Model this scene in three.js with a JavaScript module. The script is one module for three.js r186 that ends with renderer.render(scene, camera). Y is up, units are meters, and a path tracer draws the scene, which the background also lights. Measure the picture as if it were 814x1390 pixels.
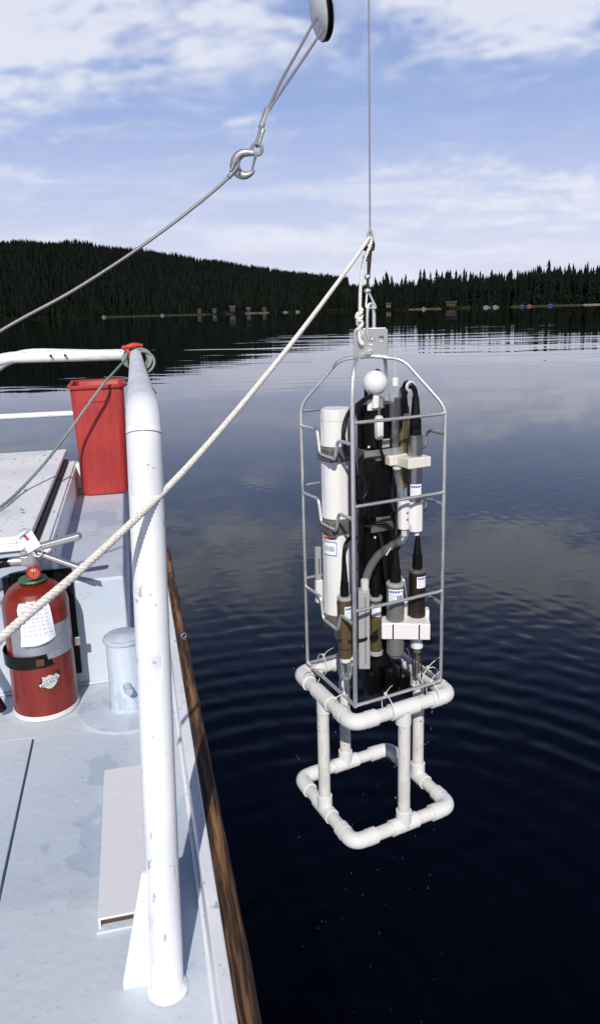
import * as THREE from 'three';
import { RoundedBoxGeometry } from 'three/addons/geometries/RoundedBoxGeometry.js';
import { mergeGeometries, toCreasedNormals } from 'three/addons/utils/BufferGeometryUtils.js';

// ------------------------------------------------------------------ camera, sky, sun, exposure
const scene = new THREE.Scene();
const D2R = Math.PI / 180;
const camera = new THREE.PerspectiveCamera(2 * Math.atan(0.695) / D2R, 814 / 1390, 0.05, 6000);
camera.setViewOffset(814, 1390, 0, 45, 814, 1390);
camera.position.set(0, 2, 0);
camera.rotation.set(-12.95 * D2R, 0, -1.55 * D2R);
scene.add(camera);

const renderer = new THREE.WebGLRenderer({ antialias: true });
renderer.setSize(599, 1024);
renderer.toneMapping = THREE.LinearToneMapping;
renderer.toneMappingExposure = 1.0;
renderer.shadowMap.enabled = true;

const SUN_AZ = -1 * D2R, SUN_EL = 37 * D2R;      // azimuth measured from straight behind the camera, to its left
const sunDir = new THREE.Vector3(Math.sin(SUN_AZ) * Math.cos(SUN_EL), Math.sin(SUN_EL), Math.cos(SUN_AZ) * Math.cos(SUN_EL));
const sun = new THREE.DirectionalLight(0xfff8ee, 4.3);
sun.position.copy(sunDir).multiplyScalar(30);
sun.castShadow = true;
sun.shadow.mapSize.set(2048, 2048);
Object.assign(sun.shadow.camera, { left: -8, right: 8, top: 8, bottom: -8, near: 1, far: 60 });
scene.add(sun, sun.target);

// ------------------------------------------------------------------ noise
function hash(x, y, z) {
  let h = Math.imul(x, 374761393) ^ Math.imul(y, 668265263) ^ Math.imul(z, 2147483647 ^ 0x5bd1e995);
  h = Math.imul(h ^ (h >>> 13), 1274126177); h ^= h >>> 16;
  return (h >>> 0) / 4294967296;
}
const wrap = (a, p) => (p ? ((a % p) + p) % p : a);
function noise2(x, y, s = 0, px = 0, py = 0) {
  const xi = Math.floor(x), yi = Math.floor(y); let fx = x - xi, fy = y - yi;
  fx = fx * fx * (3 - 2 * fx); fy = fy * fy * (3 - 2 * fy);
  const x0 = wrap(xi, px), x1 = wrap(xi + 1, px), y0 = wrap(yi, py), y1 = wrap(yi + 1, py);
  const a = hash(x0, y0, s), b = hash(x1, y0, s), c = hash(x0, y1, s), d = hash(x1, y1, s);
  return a + (b - a) * fx + (c - a) * fy + (a - b - c + d) * fx * fy;
}
function fbm(x, y, o = 5, s = 0, px = 0, py = 0) {
  let v = 0, a = 0.5, t = 0;
  for (let i = 0; i < o; i++) { v += a * noise2(x, y, s + i, px, py); t += a; a *= 0.5; x *= 2; y *= 2; px *= 2; py *= 2; }
  return v / t;
}
function rng(seed) { let s = seed >>> 0; return () => { s = (s + 0x6d2b79f5) >>> 0; let t = Math.imul(s ^ (s >>> 15), 1 | s); t = (t + Math.imul(t ^ (t >>> 7), 61 | t)) ^ t; return ((t ^ (t >>> 14)) >>> 0) / 4294967296; }; }
const clamp = (v, a = 0, b = 1) => Math.min(b, Math.max(a, v));
const sstep = (a, b, v) => { const t = clamp((v - a) / (b - a)); return t * t * (3 - 2 * t); };
const lerp = (a, b, t) => a + (b - a) * t;
function table(tab, x) { if (x <= tab[0][0]) return tab[0][1]; for (let i = 1; i < tab.length; i++) if (x <= tab[i][0]) { const [x0, y0] = tab[i - 1], [x1, y1] = tab[i]; return lerp(y0, y1, (x - x0) / (x1 - x0)); } return tab[tab.length - 1][1]; }

// ------------------------------------------------------------------ sky
{
  const W = 2048, Hh = 1024, data = new Float32Array(W * Hh * 4);
  const grad = (el) => [
    table([[0, 0.71], [4, 0.67], [9, 0.49], [14, 0.33], [20, 0.22], [32, 0.055], [50, 0.024], [90, 0.016]], el),
    table([[0, 0.73], [4, 0.71], [9, 0.575], [14, 0.445], [20, 0.33], [32, 0.088], [50, 0.038], [90, 0.027]], el),
    table([[0, 0.88], [4, 0.88], [9, 0.83], [14, 0.76], [20, 0.645], [32, 0.235], [50, 0.115], [90, 0.085]], el)];
  // cloud banks: azimuth, elevation, half width, half height (degrees), strength
  const banks = [[-20, 18, 12, 4.5, 0.85], [-4, 19.5, 9, 3.4, 0.5], [15, 19, 9, 3.4, 0.8], [27, 20, 7, 4, 0.4], [-2.2, 12.3, 4.5, 1.2, 0.55], [8, 9.6, 5, 1.8, 0.3], [19, 8.2, 7, 2.4, 0.5],
    [-22, 10, 9, 3, 0.3], [4, 5.5, 16, 2.0, 0.25], [-50, 16, 20, 7, 0.6], [55, 18, 24, 6, 0.6], [100, 20, 30, 8, 0.6], [-110, 15, 30, 6, 0.6], [170, 22, 40, 9, 0.6]];
  for (let j = 0; j < Hh; j++) {
    const el = ((j + 0.5) / Hh - 0.5) * 180, ce = Math.cos(el * D2R), se = Math.sin(el * D2R);
    const g = grad(Math.max(0, el));
    for (let i = 0; i < W; i++) {
      const phi = ((i + 0.5) / W - 0.5) * 2 * Math.PI, x = Math.cos(phi) * ce, z = Math.sin(phi) * ce;
      const o = (j * W + i) * 4; let c = 0;
      if (el > -0.5) {
        const az = Math.atan2(x, -z) / D2R, q = 1 / (se + 0.13), px = x * q, pz = z * q;
        const wx = fbm(px * 1.3 + 5, pz * 1.3, 3, 70) - 0.5, wz = fbm(px * 1.3, pz * 1.3 + 9, 3, 80) - 0.5;
        const big = fbm(px * 1.1 + wx * 1.4 + 31, pz * 2.2 + wz * 1.4 + 17, 5, 11), fine = fbm(px * 5.5 + wx * 4, pz * 9 + wz * 4, 5, 23), puff = fbm(px * 19 + wx * 5, pz * 24 + wz * 5, 3, 47);
        let m = 0;
        for (const [a, e, w, h, s] of banks) { let da = az - a; if (da > 180) da -= 360; if (da < -180) da += 360; da /= w; const de = (el - e) / h, d2 = da * da + de * de; if (d2 < 6) m += s * Math.exp(-d2); }
        const edge = fine * 0.55 + puff * 0.34 + big * 0.28;
        c = sstep(0.44, 0.90, m * 0.52 + edge * 0.92 - 0.15) * clamp(0.1 + m * 1.7) * 0.92;
        c += (0.17 + 0.40 * (1 - sstep(5, 12.5, el))) * sstep(0.36, 0.68, big * 0.62 + fine * 0.28 + puff * 0.10) * (1 - sstep(18, 34, el));
        c = clamp(c, 0, 0.84) * sstep(0, 3, el + 1);
      }
      const k = 1;
      data[o] = lerp(g[0], 0.84, c) * k; data[o + 1] = lerp(g[1], 0.86, c) * k; data[o + 2] = lerp(g[2], 0.95, c) * k; data[o + 3] = 1;
    }
  }
  const sky = new THREE.DataTexture(data, W, Hh, THREE.RGBAFormat, THREE.FloatType);
  sky.mapping = THREE.EquirectangularReflectionMapping; sky.magFilter = sky.minFilter = THREE.LinearFilter; sky.wrapS = THREE.RepeatWrapping; sky.needsUpdate = true;
  scene.background = sky; scene.environment = sky;
}

// ------------------------------------------------------------------ helpers
const used = {};
function numbered(n) { if (!(n in used)) { used[n] = 0; return n; } used[n]++; return `${n}_${String(used[n]).padStart(3, '0')}`; }
function thing(name, label, category, pos = [0, 0, 0], turn = 0, group) {
  const o = new THREE.Group(); o.name = numbered(name); o.position.set(...pos); o.rotation.y = turn;
  o.userData = { label, category }; if (group) o.userData.group = group; scene.add(o); return o;
}
function mesh(name, geo, m, parent, label) {
  const g = Array.isArray(geo) ? mergeGeometries(geo.map((a) => { const b = a.index ? a.toNonIndexed() : a; for (const k of Object.keys(b.attributes)) if (!['position', 'normal', 'uv'].includes(k)) b.deleteAttribute(k); return b; })) : geo;
  const o = new THREE.Mesh(g, m); o.castShadow = o.receiveShadow = true;
  o.name = parent && parent !== scene ? name : numbered(name); (parent || scene).add(o);
  if (label) o.userData.label = label;
  return o;
}
function part(name, parent) { const g = new THREE.Group(); g.name = name; parent.add(g); return g; }
const V = (x, y, z) => new THREE.Vector3(x, y, z);
function boxUV(g) {                                   // uv in metres from position and dominant normal
  if (g.index) g = g.toNonIndexed();
  const p = g.attributes.position, n = g.attributes.normal, uv = new Float32Array(p.count * 2);
  for (let i = 0; i < p.count; i += 3) {
    let nx = 0, ny = 0, nz = 0; for (let k = 0; k < 3; k++) { nx += Math.abs(n.getX(i + k)); ny += Math.abs(n.getY(i + k)); nz += Math.abs(n.getZ(i + k)); }
    for (let k = 0; k < 3; k++) { const x = p.getX(i + k), y = p.getY(i + k), z = p.getZ(i + k); const q = ny >= nx && ny >= nz ? [x, z] : nx >= nz ? [z, y] : [x, y]; uv[(i + k) * 2] = q[0]; uv[(i + k) * 2 + 1] = q[1]; }
  }
  g.setAttribute('uv', new THREE.BufferAttribute(uv, 2)); return g;
}
function bx(x0, x1, y0, y1, z0, z1, r = 0.003) {
  const w = x1 - x0, h = y1 - y0, d = Math.abs(z1 - z0); r = Math.min(r, w * 0.45, h * 0.45, d * 0.45);
  const g = r > 0 ? new RoundedBoxGeometry(w, h, d, 2, r) : new THREE.BoxGeometry(w, h, d);
  g.translate((x0 + x1) / 2, (y0 + y1) / 2, (z0 + z1) / 2); return boxUV(g);
}
function cyl(x, z, y0, y1, r0, r1 = r0, n = 28, ch = 0.0015) {   // vertical, softened rims
  const c = Math.min(ch, Math.abs(y1 - y0) * 0.3, Math.min(r0, r1) * 0.4);
  const g = new THREE.LatheGeometry([[0.0001, y0], [r0 - c, y0], [r0, y0 + c], [r1, y1 - c], [r1 - c, y1], [0.0001, y1]].map(([a, b]) => new THREE.Vector2(a, b)), n);
  const t = toCreasedNormals(g, 0.6); t.translate(x, 0, z); return t;
}
function lathe(prof, n = 32, crease = 0.6) { return toCreasedNormals(new THREE.LatheGeometry(prof.map(([a, b]) => new THREE.Vector2(a, b)), n), crease); }
function fillet(pts, r, n = 8) {
  const out = [pts[0].clone()];
  for (let i = 1; i < pts.length - 1; i++) {
    const rr = Array.isArray(r) ? r[i - 1] : r, a = pts[i - 1], b = pts[i], c = pts[i + 1];
    const ba = a.clone().sub(b), bc = c.clone().sub(b); const d = Math.min(rr, ba.length() * 0.49, bc.length() * 0.49);
    if (d < 1e-5) { out.push(b.clone()); continue; }
    const p = b.clone().add(ba.setLength(d)), q = b.clone().add(bc.setLength(d));
    for (let k = 0; k <= n; k++) { const t = k / n; out.push(p.clone().multiplyScalar((1 - t) * (1 - t)).add(b.clone().multiplyScalar(2 * t * (1 - t))).add(q.clone().multiplyScalar(t * t))); }
  }
  out.push(pts[pts.length - 1].clone()); return out;
}
function spline(pts, n) { return new THREE.CatmullRomCurve3(pts, false, 'centripetal').getSpacedPoints(n); }
function frames(pts) {
  const T = pts.map((p, i) => pts[Math.min(i + 1, pts.length - 1)].clone().sub(pts[Math.max(i - 1, 0)]).normalize());
  let N = Math.abs(T[0].y) < 0.9 ? V(0, 1, 0) : V(1, 0, 0); const Ns = [], Bs = [];
  for (let i = 0; i < pts.length; i++) { N = N.clone().addScaledVector(T[i], -N.dot(T[i])).normalize(); Ns.push(N); Bs.push(T[i].clone().cross(N)); }
  return { T, Ns, Bs };
}
function sweep(pts, rad, sides = 14, cap = true) {
  const { T, Ns, Bs } = frames(pts), pos = [], nor = [], uv = [], idx = []; let s = 0;
  const L = pts.length;
  const R = (i) => (typeof rad === 'function' ? rad(i / (L - 1)) : rad);
  for (let i = 0; i < L; i++) {
    if (i) s += pts[i].distanceTo(pts[i - 1]);
    const r = R(i);
    for (let k = 0; k <= sides; k++) { const a = k / sides * 2 * Math.PI, c = Math.cos(a), d = Math.sin(a); const n = Ns[i].clone().multiplyScalar(c).addScaledVector(Bs[i], d); pos.push(pts[i].x + n.x * r, pts[i].y + n.y * r, pts[i].z + n.z * r); nor.push(n.x, n.y, n.z); uv.push(k / sides * 2 * Math.PI * r, s); }
  }
  const m = sides + 1;
  for (let i = 0; i < L - 1; i++) for (let k = 0; k < sides; k++) { const a = i * m + k, b = a + m; idx.push(a, a + 1, b, b, a + 1, b + 1); }
  if (cap) for (const [i, sg] of [[0, -1], [L - 1, 1]]) {
    const c = pos.length / 3, r = R(i); pos.push(pts[i].x, pts[i].y, pts[i].z); nor.push(T[i].x * sg, T[i].y * sg, T[i].z * sg); uv.push(0, 0);
    for (let k = 0; k <= sides; k++) { const a = k / sides * 2 * Math.PI, n = Ns[i].clone().multiplyScalar(Math.cos(a)).addScaledVector(Bs[i], Math.sin(a)); pos.push(pts[i].x + n.x * r, pts[i].y + n.y * r, pts[i].z + n.z * r); nor.push(T[i].x * sg, T[i].y * sg, T[i].z * sg); uv.push(n.x * r, n.y * r); }
    for (let k = 0; k < sides; k++) sg > 0 ? idx.push(c, c + 1 + k, c + 2 + k) : idx.push(c, c + 2 + k, c + 1 + k);
  }
  const g = new THREE.BufferGeometry(); g.setAttribute('position', new THREE.Float32BufferAttribute(pos, 3)); g.setAttribute('normal', new THREE.Float32BufferAttribute(nor, 3)); g.setAttribute('uv', new THREE.Float32BufferAttribute(uv, 2)); g.setIndex(idx); return g.toNonIndexed();
}
function laid(pts, a, b, k, pitch, sides = 7) {         // laid rope: k strands of radius b twisted round the path at radius a
  const { Ns, Bs } = frames(pts), out = [];
  for (let q = 0; q < k; q++) { let s = 0; out.push(sweep(pts.map((p, i) => { if (i) s += p.distanceTo(pts[i - 1]); const f = 2 * Math.PI * (s / pitch + q / k); return p.clone().addScaledVector(Ns[i], a * Math.cos(f)).addScaledVector(Bs[i], a * Math.sin(f)); }), b, sides)); }
  return out;
}
function slab(shape, h, bev = 0) { const g = new THREE.ExtrudeGeometry(shape, { depth: h - 2 * bev, bevelEnabled: bev > 0, bevelSize: bev, bevelThickness: bev, bevelSegments: 2, curveSegments: 16 }); return g; }
function poly(list, holes = []) { const s = new THREE.Shape(list.map(([a, b]) => new THREE.Vector2(a, b))); for (const h of holes) s.holes.push(new THREE.Path(h.map(([a, b]) => new THREE.Vector2(a, b)))); return s; }

// ------------------------------------------------------------------ textures
const toS = (v) => { v = clamp(v); return 255 * (v <= 0.0031308 ? v * 12.92 : 1.055 * Math.pow(v, 1 / 2.4) - 0.055); };
function dtex(n, fn, colour, rep = 1) {
  const d = new Uint8Array(n * n * 4);
  for (let j = 0; j < n; j++) for (let i = 0; i < n; i++) { const c = fn(i / n, j / n), o = (j * n + i) * 4; if (colour) { d[o] = toS(c[0]); d[o + 1] = toS(c[1]); d[o + 2] = toS(c[2]); } else d[o] = d[o + 1] = d[o + 2] = 255 * clamp(c); d[o + 3] = 255; }
  const t = new THREE.DataTexture(d, n, n); t.wrapS = t.wrapT = THREE.RepeatWrapping; t.magFilter = THREE.LinearFilter; t.minFilter = THREE.LinearFilter; if (colour) t.colorSpace = THREE.SRGBColorSpace; t.repeat.set(rep, rep); t.needsUpdate = true; return t;
}
const mix3 = (a, b, t) => [lerp(a[0], b[0], t), lerp(a[1], b[1], t), lerp(a[2], b[2], t)];
function ctex(w, h, draw) { const c = document.createElement('canvas'); c.width = w; c.height = h; const x = c.getContext('2d'); draw(x, w, h); const t = new THREE.CanvasTexture(c); t.colorSpace = THREE.SRGBColorSpace; return t; }
const std = (o) => new THREE.MeshStandardMaterial(o);
const phy = (o) => new THREE.MeshPhysicalMaterial(o);
const rgb = (r, g, b) => new THREE.Color().setRGB(r, g, b);

// worn white marine paint: chips, rust pinholes, soft grime; one tile = 1 m
const chips = (u, v, s, th) => sstep(th, th + 0.03, fbm(u * 44, v * 30, 4, s, 44, 30) * 0.75 + 0.25 * fbm(u * 4, v * 4, 3, s + 9, 4, 4));
const paintMap = dtex(1024, (u, v) => {
  let c = mix3([0.80, 0.82, 0.85], [0.70, 0.73, 0.78], sstep(0.42, 0.75, fbm(u * 5, v * 5, 5, 101, 5, 5)));
  c = mix3(c, [0.56, 0.58, 0.62], 0.6 * chips(u, v, 131, 0.705));
  c = mix3(c, [0.55, 0.45, 0.36], 0.35 * sstep(0.60, 0.78, fbm(u * 60, v * 3, 4, 181, 60, 3)) * sstep(0.5, 0.7, fbm(u * 7, v * 7, 3, 186, 7, 7)));
  c = mix3(c, [0.24, 0.25, 0.28], 0.7 * sstep(0.765, 0.81, fbm(u * 70, v * 36, 4, 171, 70, 36)));
  c = mix3(c, [0.32, 0.20, 0.12], 0.8 * sstep(0.85, 0.89, fbm(u * 110, v * 110, 3, 161, 110, 110)));
  return c;
}, true);
const paintBump = dtex(512, (u, v) => 0.5 + 0.35 * (fbm(u * 14, v * 14, 5, 301, 14, 14) - 0.5) - 0.35 * chips(u, v, 131, 0.665), false);
const deckMap = dtex(2048, (u, v) => {                 // one tile = 2 m
  const big = fbm(u * 6, v * 6, 5, 201, 6, 6), mid = fbm(u * 22, v * 22, 4, 211, 22, 22);
  let c = mix3([0.50, 0.575, 0.665], [0.44, 0.52, 0.62], sstep(0.3, 0.75, big));
  c = mix3(c, [0.36, 0.435, 0.555], 0.7 * sstep(0.555, 0.575, big * 0.72 + mid * 0.28));              // worn patches with an edge
  c = mix3(c, [0.57, 0.62, 0.69], 0.6 * sstep(0.56, 0.60, fbm(u * 9, v * 9, 4, 231, 9, 9)));
  c = mix3(c, [0.44, 0.45, 0.47], 0.45 * sstep(0.52, 0.72, fbm(u * 3 + 0.3, v * 10, 6, 261, 3, 10)) * sstep(0.4, 0.6, fbm(u * 40, v * 90, 4, 266, 40, 90)));
  c = mix3(c, [0.30, 0.34, 0.40], 0.4 * sstep(0.78, 0.85, fbm(u * 150, v * 150, 3, 241, 150, 150)));    // specks
  c = mix3(c, [0.32, 0.24, 0.17], 0.6 * sstep(0.86, 0.90, fbm(u * 130, v * 130, 3, 251, 130, 130)));     // rust spots
  return c;
}, true, 0.5);
const deckBump = dtex(1024, (u, v) => { const big = fbm(u * 6, v * 6, 5, 201, 6, 6), mid = fbm(u * 22, v * 22, 4, 211, 22, 22); return 0.55 + 0.5 * (fbm(u * 160, v * 160, 3, 271, 160, 160) - 0.5) - 0.3 * sstep(0.56, 0.585, big * 0.72 + mid * 0.28); }, false, 0.5);
const woodMap = dtex(1024, (u, v) => {                 // grain runs along v; one tile = 0.5 m
  const w = fbm(u * 5, v * 3, 3, 401, 5, 3);
  const g = fbm((u + w * 0.02) * 70, v * 5, 4, 411, 70, 5), f = fbm(u * 180, v * 14, 2, 421, 180, 14);
  let c = mix3([0.030, 0.015, 0.008], [0.19, 0.088, 0.034], sstep(0.34, 0.66, g * 0.7 + f * 0.3));
  c = mix3(c, [0.36, 0.21, 0.10], 0.6 * sstep(0.54, 0.74, fbm(u * 46, v * 3, 4, 431, 46, 3)));
  c = mix3(c, [0.008, 0.005, 0.004], 0.85 * sstep(0.58, 0.68, fbm(u * 64, v * 3, 4, 441, 64, 3)));
  return c;
}, true, 2);
const woodBump = dtex(512, (u, v) => fbm(u * 70, v * 5, 4, 411, 70, 5), false, 2);
const fineBump = dtex(512, (u, v) => fbm(u * 40, v * 40, 4, 501, 40, 40), false, 4);
const pvcMap = dtex(512, (u, v) => { let c = mix3([0.66, 0.66, 0.645], [0.57, 0.57, 0.555], sstep(0.45, 0.75, fbm(u * 9, v * 9, 5, 511, 9, 9))); return mix3(c, [0.34, 0.31, 0.26], 0.55 * sstep(0.74, 0.8, fbm(u * 50, v * 30, 4, 521, 50, 30))); }, true, 3);
const steelRough = dtex(256, (u, v) => 0.24 + 0.28 * fbm(u * 30, v * 6, 4, 531, 30, 6), false, 6);
const goldMap = dtex(256, (u, v) => mix3([0.20, 0.155, 0.075], [0.12, 0.092, 0.045], fbm(u * 8, v * 16, 4, 541, 8, 16)), true, 6);
const binMap = dtex(512, (u, v) => { const st = fbm(u * 60, v * 4, 4, 551, 60, 4); let c = mix3([0.40, 0.036, 0.032], [0.31, 0.026, 0.024], sstep(0.35, 0.7, st * 0.5 + 0.5 * fbm(u * 6, v * 6, 4, 561, 6, 6))); return mix3(c, [0.42, 0.15, 0.14], 0.4 * sstep(0.80, 0.86, fbm(u * 90, v * 90, 4, 571, 90, 90))); }, true, 2);
const redMap = dtex(512, (u, v) => { let c = mix3([0.215, 0.014, 0.003], [0.15, 0.009, 0.0025], fbm(u * 6, v * 6, 5, 581, 6, 6)); c = mix3(c, [0.07, 0.008, 0.006], 0.5 * sstep(0.6, 0.75, fbm(u * 20, v * 20, 4, 586, 20, 20))); return mix3(c, [0.30, 0.12, 0.09], 0.5 * sstep(0.86, 0.90, fbm(u * 70, v * 70, 3, 591, 70, 70))); }, true, 3);
const ropeMap = dtex(256, (u, v) => { let c = mix3([0.80, 0.78, 0.74], [0.60, 0.57, 0.51], sstep(0.4, 0.75, fbm(u * 10, v * 24, 5, 601, 10, 24))); return c; }, true, 20);
const cableMap = dtex(256, (u, v) => { const f = 0.5 + 0.5 * Math.sin(2 * Math.PI * (u * 4 + v * 8)); return mix3([0.20, 0.20, 0.21], [0.30, 0.30, 0.31], f * 0.8 + 0.2 * fbm(u * 16, v * 16, 3, 611, 16, 16)); }, true, 25);
const cableBump = dtex(256, (u, v) => 0.5 + 0.5 * Math.sin(2 * Math.PI * (u * 4 + v * 8)), false, 25);

const M = {
  paint: std({ map: paintMap, bumpMap: paintBump, bumpScale: 0.0012, roughness: 0.38 }),
  deck: std({ map: deckMap, bumpMap: deckBump, bumpScale: 0.0016, roughness: 0.55 }),
  wood: std({ map: woodMap, bumpMap: woodBump, bumpScale: 0.003, roughness: 0.7 }),
  pvc: std({ map: pvcMap, bumpMap: fineBump, bumpScale: 0.0002, roughness: 0.32 }),
  fitting: std({ color: rgb(0.68, 0.69, 0.70), bumpMap: fineBump, bumpScale: 0.0003, roughness: 0.28 }),
  white: std({ color: rgb(0.74, 0.74, 0.735), bumpMap: fineBump, bumpScale: 0.0002, roughness: 0.3 }),
  delrin: std({ color: rgb(0.68, 0.67, 0.60), bumpMap: fineBump, bumpScale: 0.0003, roughness: 0.45 }),
  steel: std({ color: rgb(0.80, 0.795, 0.78), metalness: 0.84, roughnessMap: steelRough, roughness: 1 }),
  dullSteel: std({ color: rgb(0.36, 0.36, 0.36), metalness: 0.9, roughness: 0.5, bumpMap: fineBump, bumpScale: 0.0004 }),
  galv: std({ color: rgb(0.40, 0.41, 0.42), metalness: 0.75, roughness: 0.5, bumpMap: fineBump, bumpScale: 0.0006 }),
  alu: std({ color: rgb(0.40, 0.41, 0.42), metalness: 0.7, roughness: 0.42 }),
  greyCap: std({ color: rgb(0.15, 0.145, 0.14), metalness: 0.4, roughness: 0.5 }),
  black: phy({ color: rgb(0.003, 0.003, 0.0035), roughness: 0.28, specularIntensity: 0.45 }),
  rubber: phy({ color: rgb(0.0045, 0.004, 0.004), roughness: 0.42, specularIntensity: 0.5 }),
  gold: std({ map: goldMap, metalness: 0.55, roughness: 0.42 }),
  bronze: std({ color: rgb(0.040, 0.028, 0.018), metalness: 0.5, roughness: 0.38 }),
  grey: std({ color: rgb(0.22, 0.22, 0.215), metalness: 0.45, roughness: 0.45 }),
  lightGrey: std({ color: rgb(0.33, 0.34, 0.34), roughness: 0.5 }),
  clear: phy({ color: rgb(0.97, 0.98, 0.98), transmission: 0.95, thickness: 0, roughness: 0.07, ior: 1.4 }),
  tie: phy({ color: rgb(0.85, 0.86, 0.84), transmission: 0.4, thickness: 0, roughness: 0.4 }),
  bin: std({ map: binMap, roughness: 0.55 }),
  red: phy({ map: redMap, roughness: 0.4, clearcoat: 0.25, clearcoatRoughness: 0.15 }),
  rope: std({ map: ropeMap, roughness: 0.95 }),
  greenRope: std({ color: rgb(0.22, 0.275, 0.265), roughness: 0.85 }),
  cable: std({ map: cableMap, bumpMap: cableBump, bumpScale: 0.00025, metalness: 0.5, roughness: 0.5 }),
  tape: std({ color: rgb(0.50, 0.05, 0.03), roughness: 0.5 }),
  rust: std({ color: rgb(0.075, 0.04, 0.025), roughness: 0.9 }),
  cover: std({ color: rgb(0.70, 0.715, 0.76), bumpMap: deckBump, bumpScale: 0.0008, roughness: 0.5 }),
  probeSteel: std({ color: rgb(0.40, 0.39, 0.38), metalness: 1, roughness: 0.27 }),
  darkSteel: std({ color: rgb(0.05, 0.042, 0.036), metalness: 0.6, roughness: 0.5 }),
  dark: std({ color: rgb(0.02, 0.018, 0.016), roughness: 0.9 }),
};

// ------------------------------------------------------------------ lake
const WL = -0.3;                                        // water level
{
  const r = rng(7), waves = [];
  const add = (n, l0, l1, spread, slope, seed) => { for (let i = 0; i < n; i++) { const L = l0 * Math.pow(l1 / l0, (i + r()) / n), a = (r() - 0.5) * 2 * spread - 0.12, k = 2 * Math.PI / L; waves.push({ kx: k * Math.sin(a), kz: k * Math.cos(a), amp: slope / k * (0.6 + 0.8 * r()), ph: r() * 6.283, L, seed }); } };
  add(10, 1.6, 9.0, 0.16, 0.0046, 0);
  add(9, 0.45, 1.6, 0.3, 0.0034, 1);
  add(9, 0.10, 0.3, 0.8, 0.0034, 2);
  const rcx = 0.209, rcz = -2.112;
  const hgt = (x, z, rr) => {
    let h = 0; const w0 = fbm(x * 0.05 + 3, z * 0.035, 3, 900), w1 = fbm(x * 0.16, z * 0.11 + 5, 3, 910);
    const g = [0.35 + 1.3 * sstep(0.35, 0.7, w0), 0.25 + 1.5 * sstep(0.38, 0.68, w1), 0.15 + 1.7 * sstep(0.4, 0.7, w1)];
    const lee = 0.032 + 0.30 * sstep(9, 34, rr);
    const X = x + 0.5 * (fbm(x * 0.7 + 2, z * 0.7, 2, 950) - 0.5) + 2.4 * (w0 - 0.5), Z = z + 0.45 * (fbm(x * 0.6, z * 0.8 + 7, 2, 955) - 0.5) + 2.0 * (w1 - 0.5);
    for (const w of waves) { if (w.seed === 2 && rr > 22) continue; if (w.seed === 1 && rr > 160) continue; let a = w.amp * g[w.seed] * (w.seed < 2 ? lee : 1); if (w.seed === 2) a *= 1 - sstep(9, 22, rr); if (w.seed === 1) a *= 1 - sstep(60, 160, rr); a *= 1 - 0.7 * sstep(150, 500, rr); h += a * Math.cos(w.kx * X + w.kz * Z + w.ph); }
    const dx = x - rcx, dz = z - rcz, p = Math.hypot(dx, dz);
    if (p < 7) { const wob = 0.35 * fbm(dx * 1.1 + 4, dz * 1.1, 2, 930); h += 0.0012 * (0.5 + fbm(dx * 0.9 + 9, dz * 0.9, 2, 940)) * Math.cos(2 * Math.PI * (p + wob * 0.16) / 0.19) * Math.exp(-Math.pow((p - 2.0) / 0.9, 2)) + 0.0006 * Math.cos(2 * Math.PI * p / 0.12) * Math.exp(-p / 1.3); }
    return h;
  };
  const rad = [0.02]; while (rad[rad.length - 1] < 5000) { const q = rad[rad.length - 1]; rad.push(q + (q < 0.9 ? 0.15 : q < 7 ? 0.026 : q < 130 ? 0.026 + (q - 7) * 0.0017 : q * 0.035)); }
  const ang = []; for (let i = 0; i < 360; i++) ang.push(-0.72 + 1.44 * i / 360); for (let i = 0; i < 48; i++) ang.push(0.72 + (2 * Math.PI - 1.44) * i / 48);
  const NA = ang.length, NR = rad.length, pos = new Float32Array(NA * NR * 3), nor = new Float32Array(NA * NR * 3), idx = new Uint32Array((NR - 1) * NA * 6);
  for (let j = 0; j < NR; j++) for (let i = 0; i < NA; i++) {
    const q = rad[j], x = q * Math.sin(ang[i]), z = -q * Math.cos(ang[i]), o = (j * NA + i) * 3, vis = ang[i] < 0.75;
    let y = 0, nx = 0, nz = 0;
    if (vis && q < 700) { const e = Math.max(0.004, q * 0.0004); y = hgt(x, z, q); nx = -(hgt(x + e, z, q) - y) / e; nz = -(hgt(x, z + e, q) - y) / e; }
    const l = 1 / Math.hypot(nx, 1, nz); pos[o] = x; pos[o + 1] = y; pos[o + 2] = z; nor[o] = nx * l; nor[o + 1] = l; nor[o + 2] = nz * l;
  }
  let t = 0; for (let j = 0; j < NR - 1; j++) for (let i = 0; i < NA; i++) { const a = j * NA + i, b = j * NA + (i + 1) % NA, c = a + NA, d = b + NA; idx[t++] = a; idx[t++] = b; idx[t++] = c; idx[t++] = c; idx[t++] = b; idx[t++] = d; }
  const g = new THREE.BufferGeometry(); g.setAttribute('position', new THREE.BufferAttribute(pos, 3)); g.setAttribute('normal', new THREE.BufferAttribute(nor, 3)); g.setIndex(new THREE.BufferAttribute(idx, 1));
  const lake = mesh('lake', g, phy({ color: rgb(0.0004, 0.0006, 0.0014), roughness: 0.02, ior: 1.33 }));
  lake.position.y = WL; lake.userData.kind = 'structure'; lake.userData.label = 'dark calm lake water with ripples';
}

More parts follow.
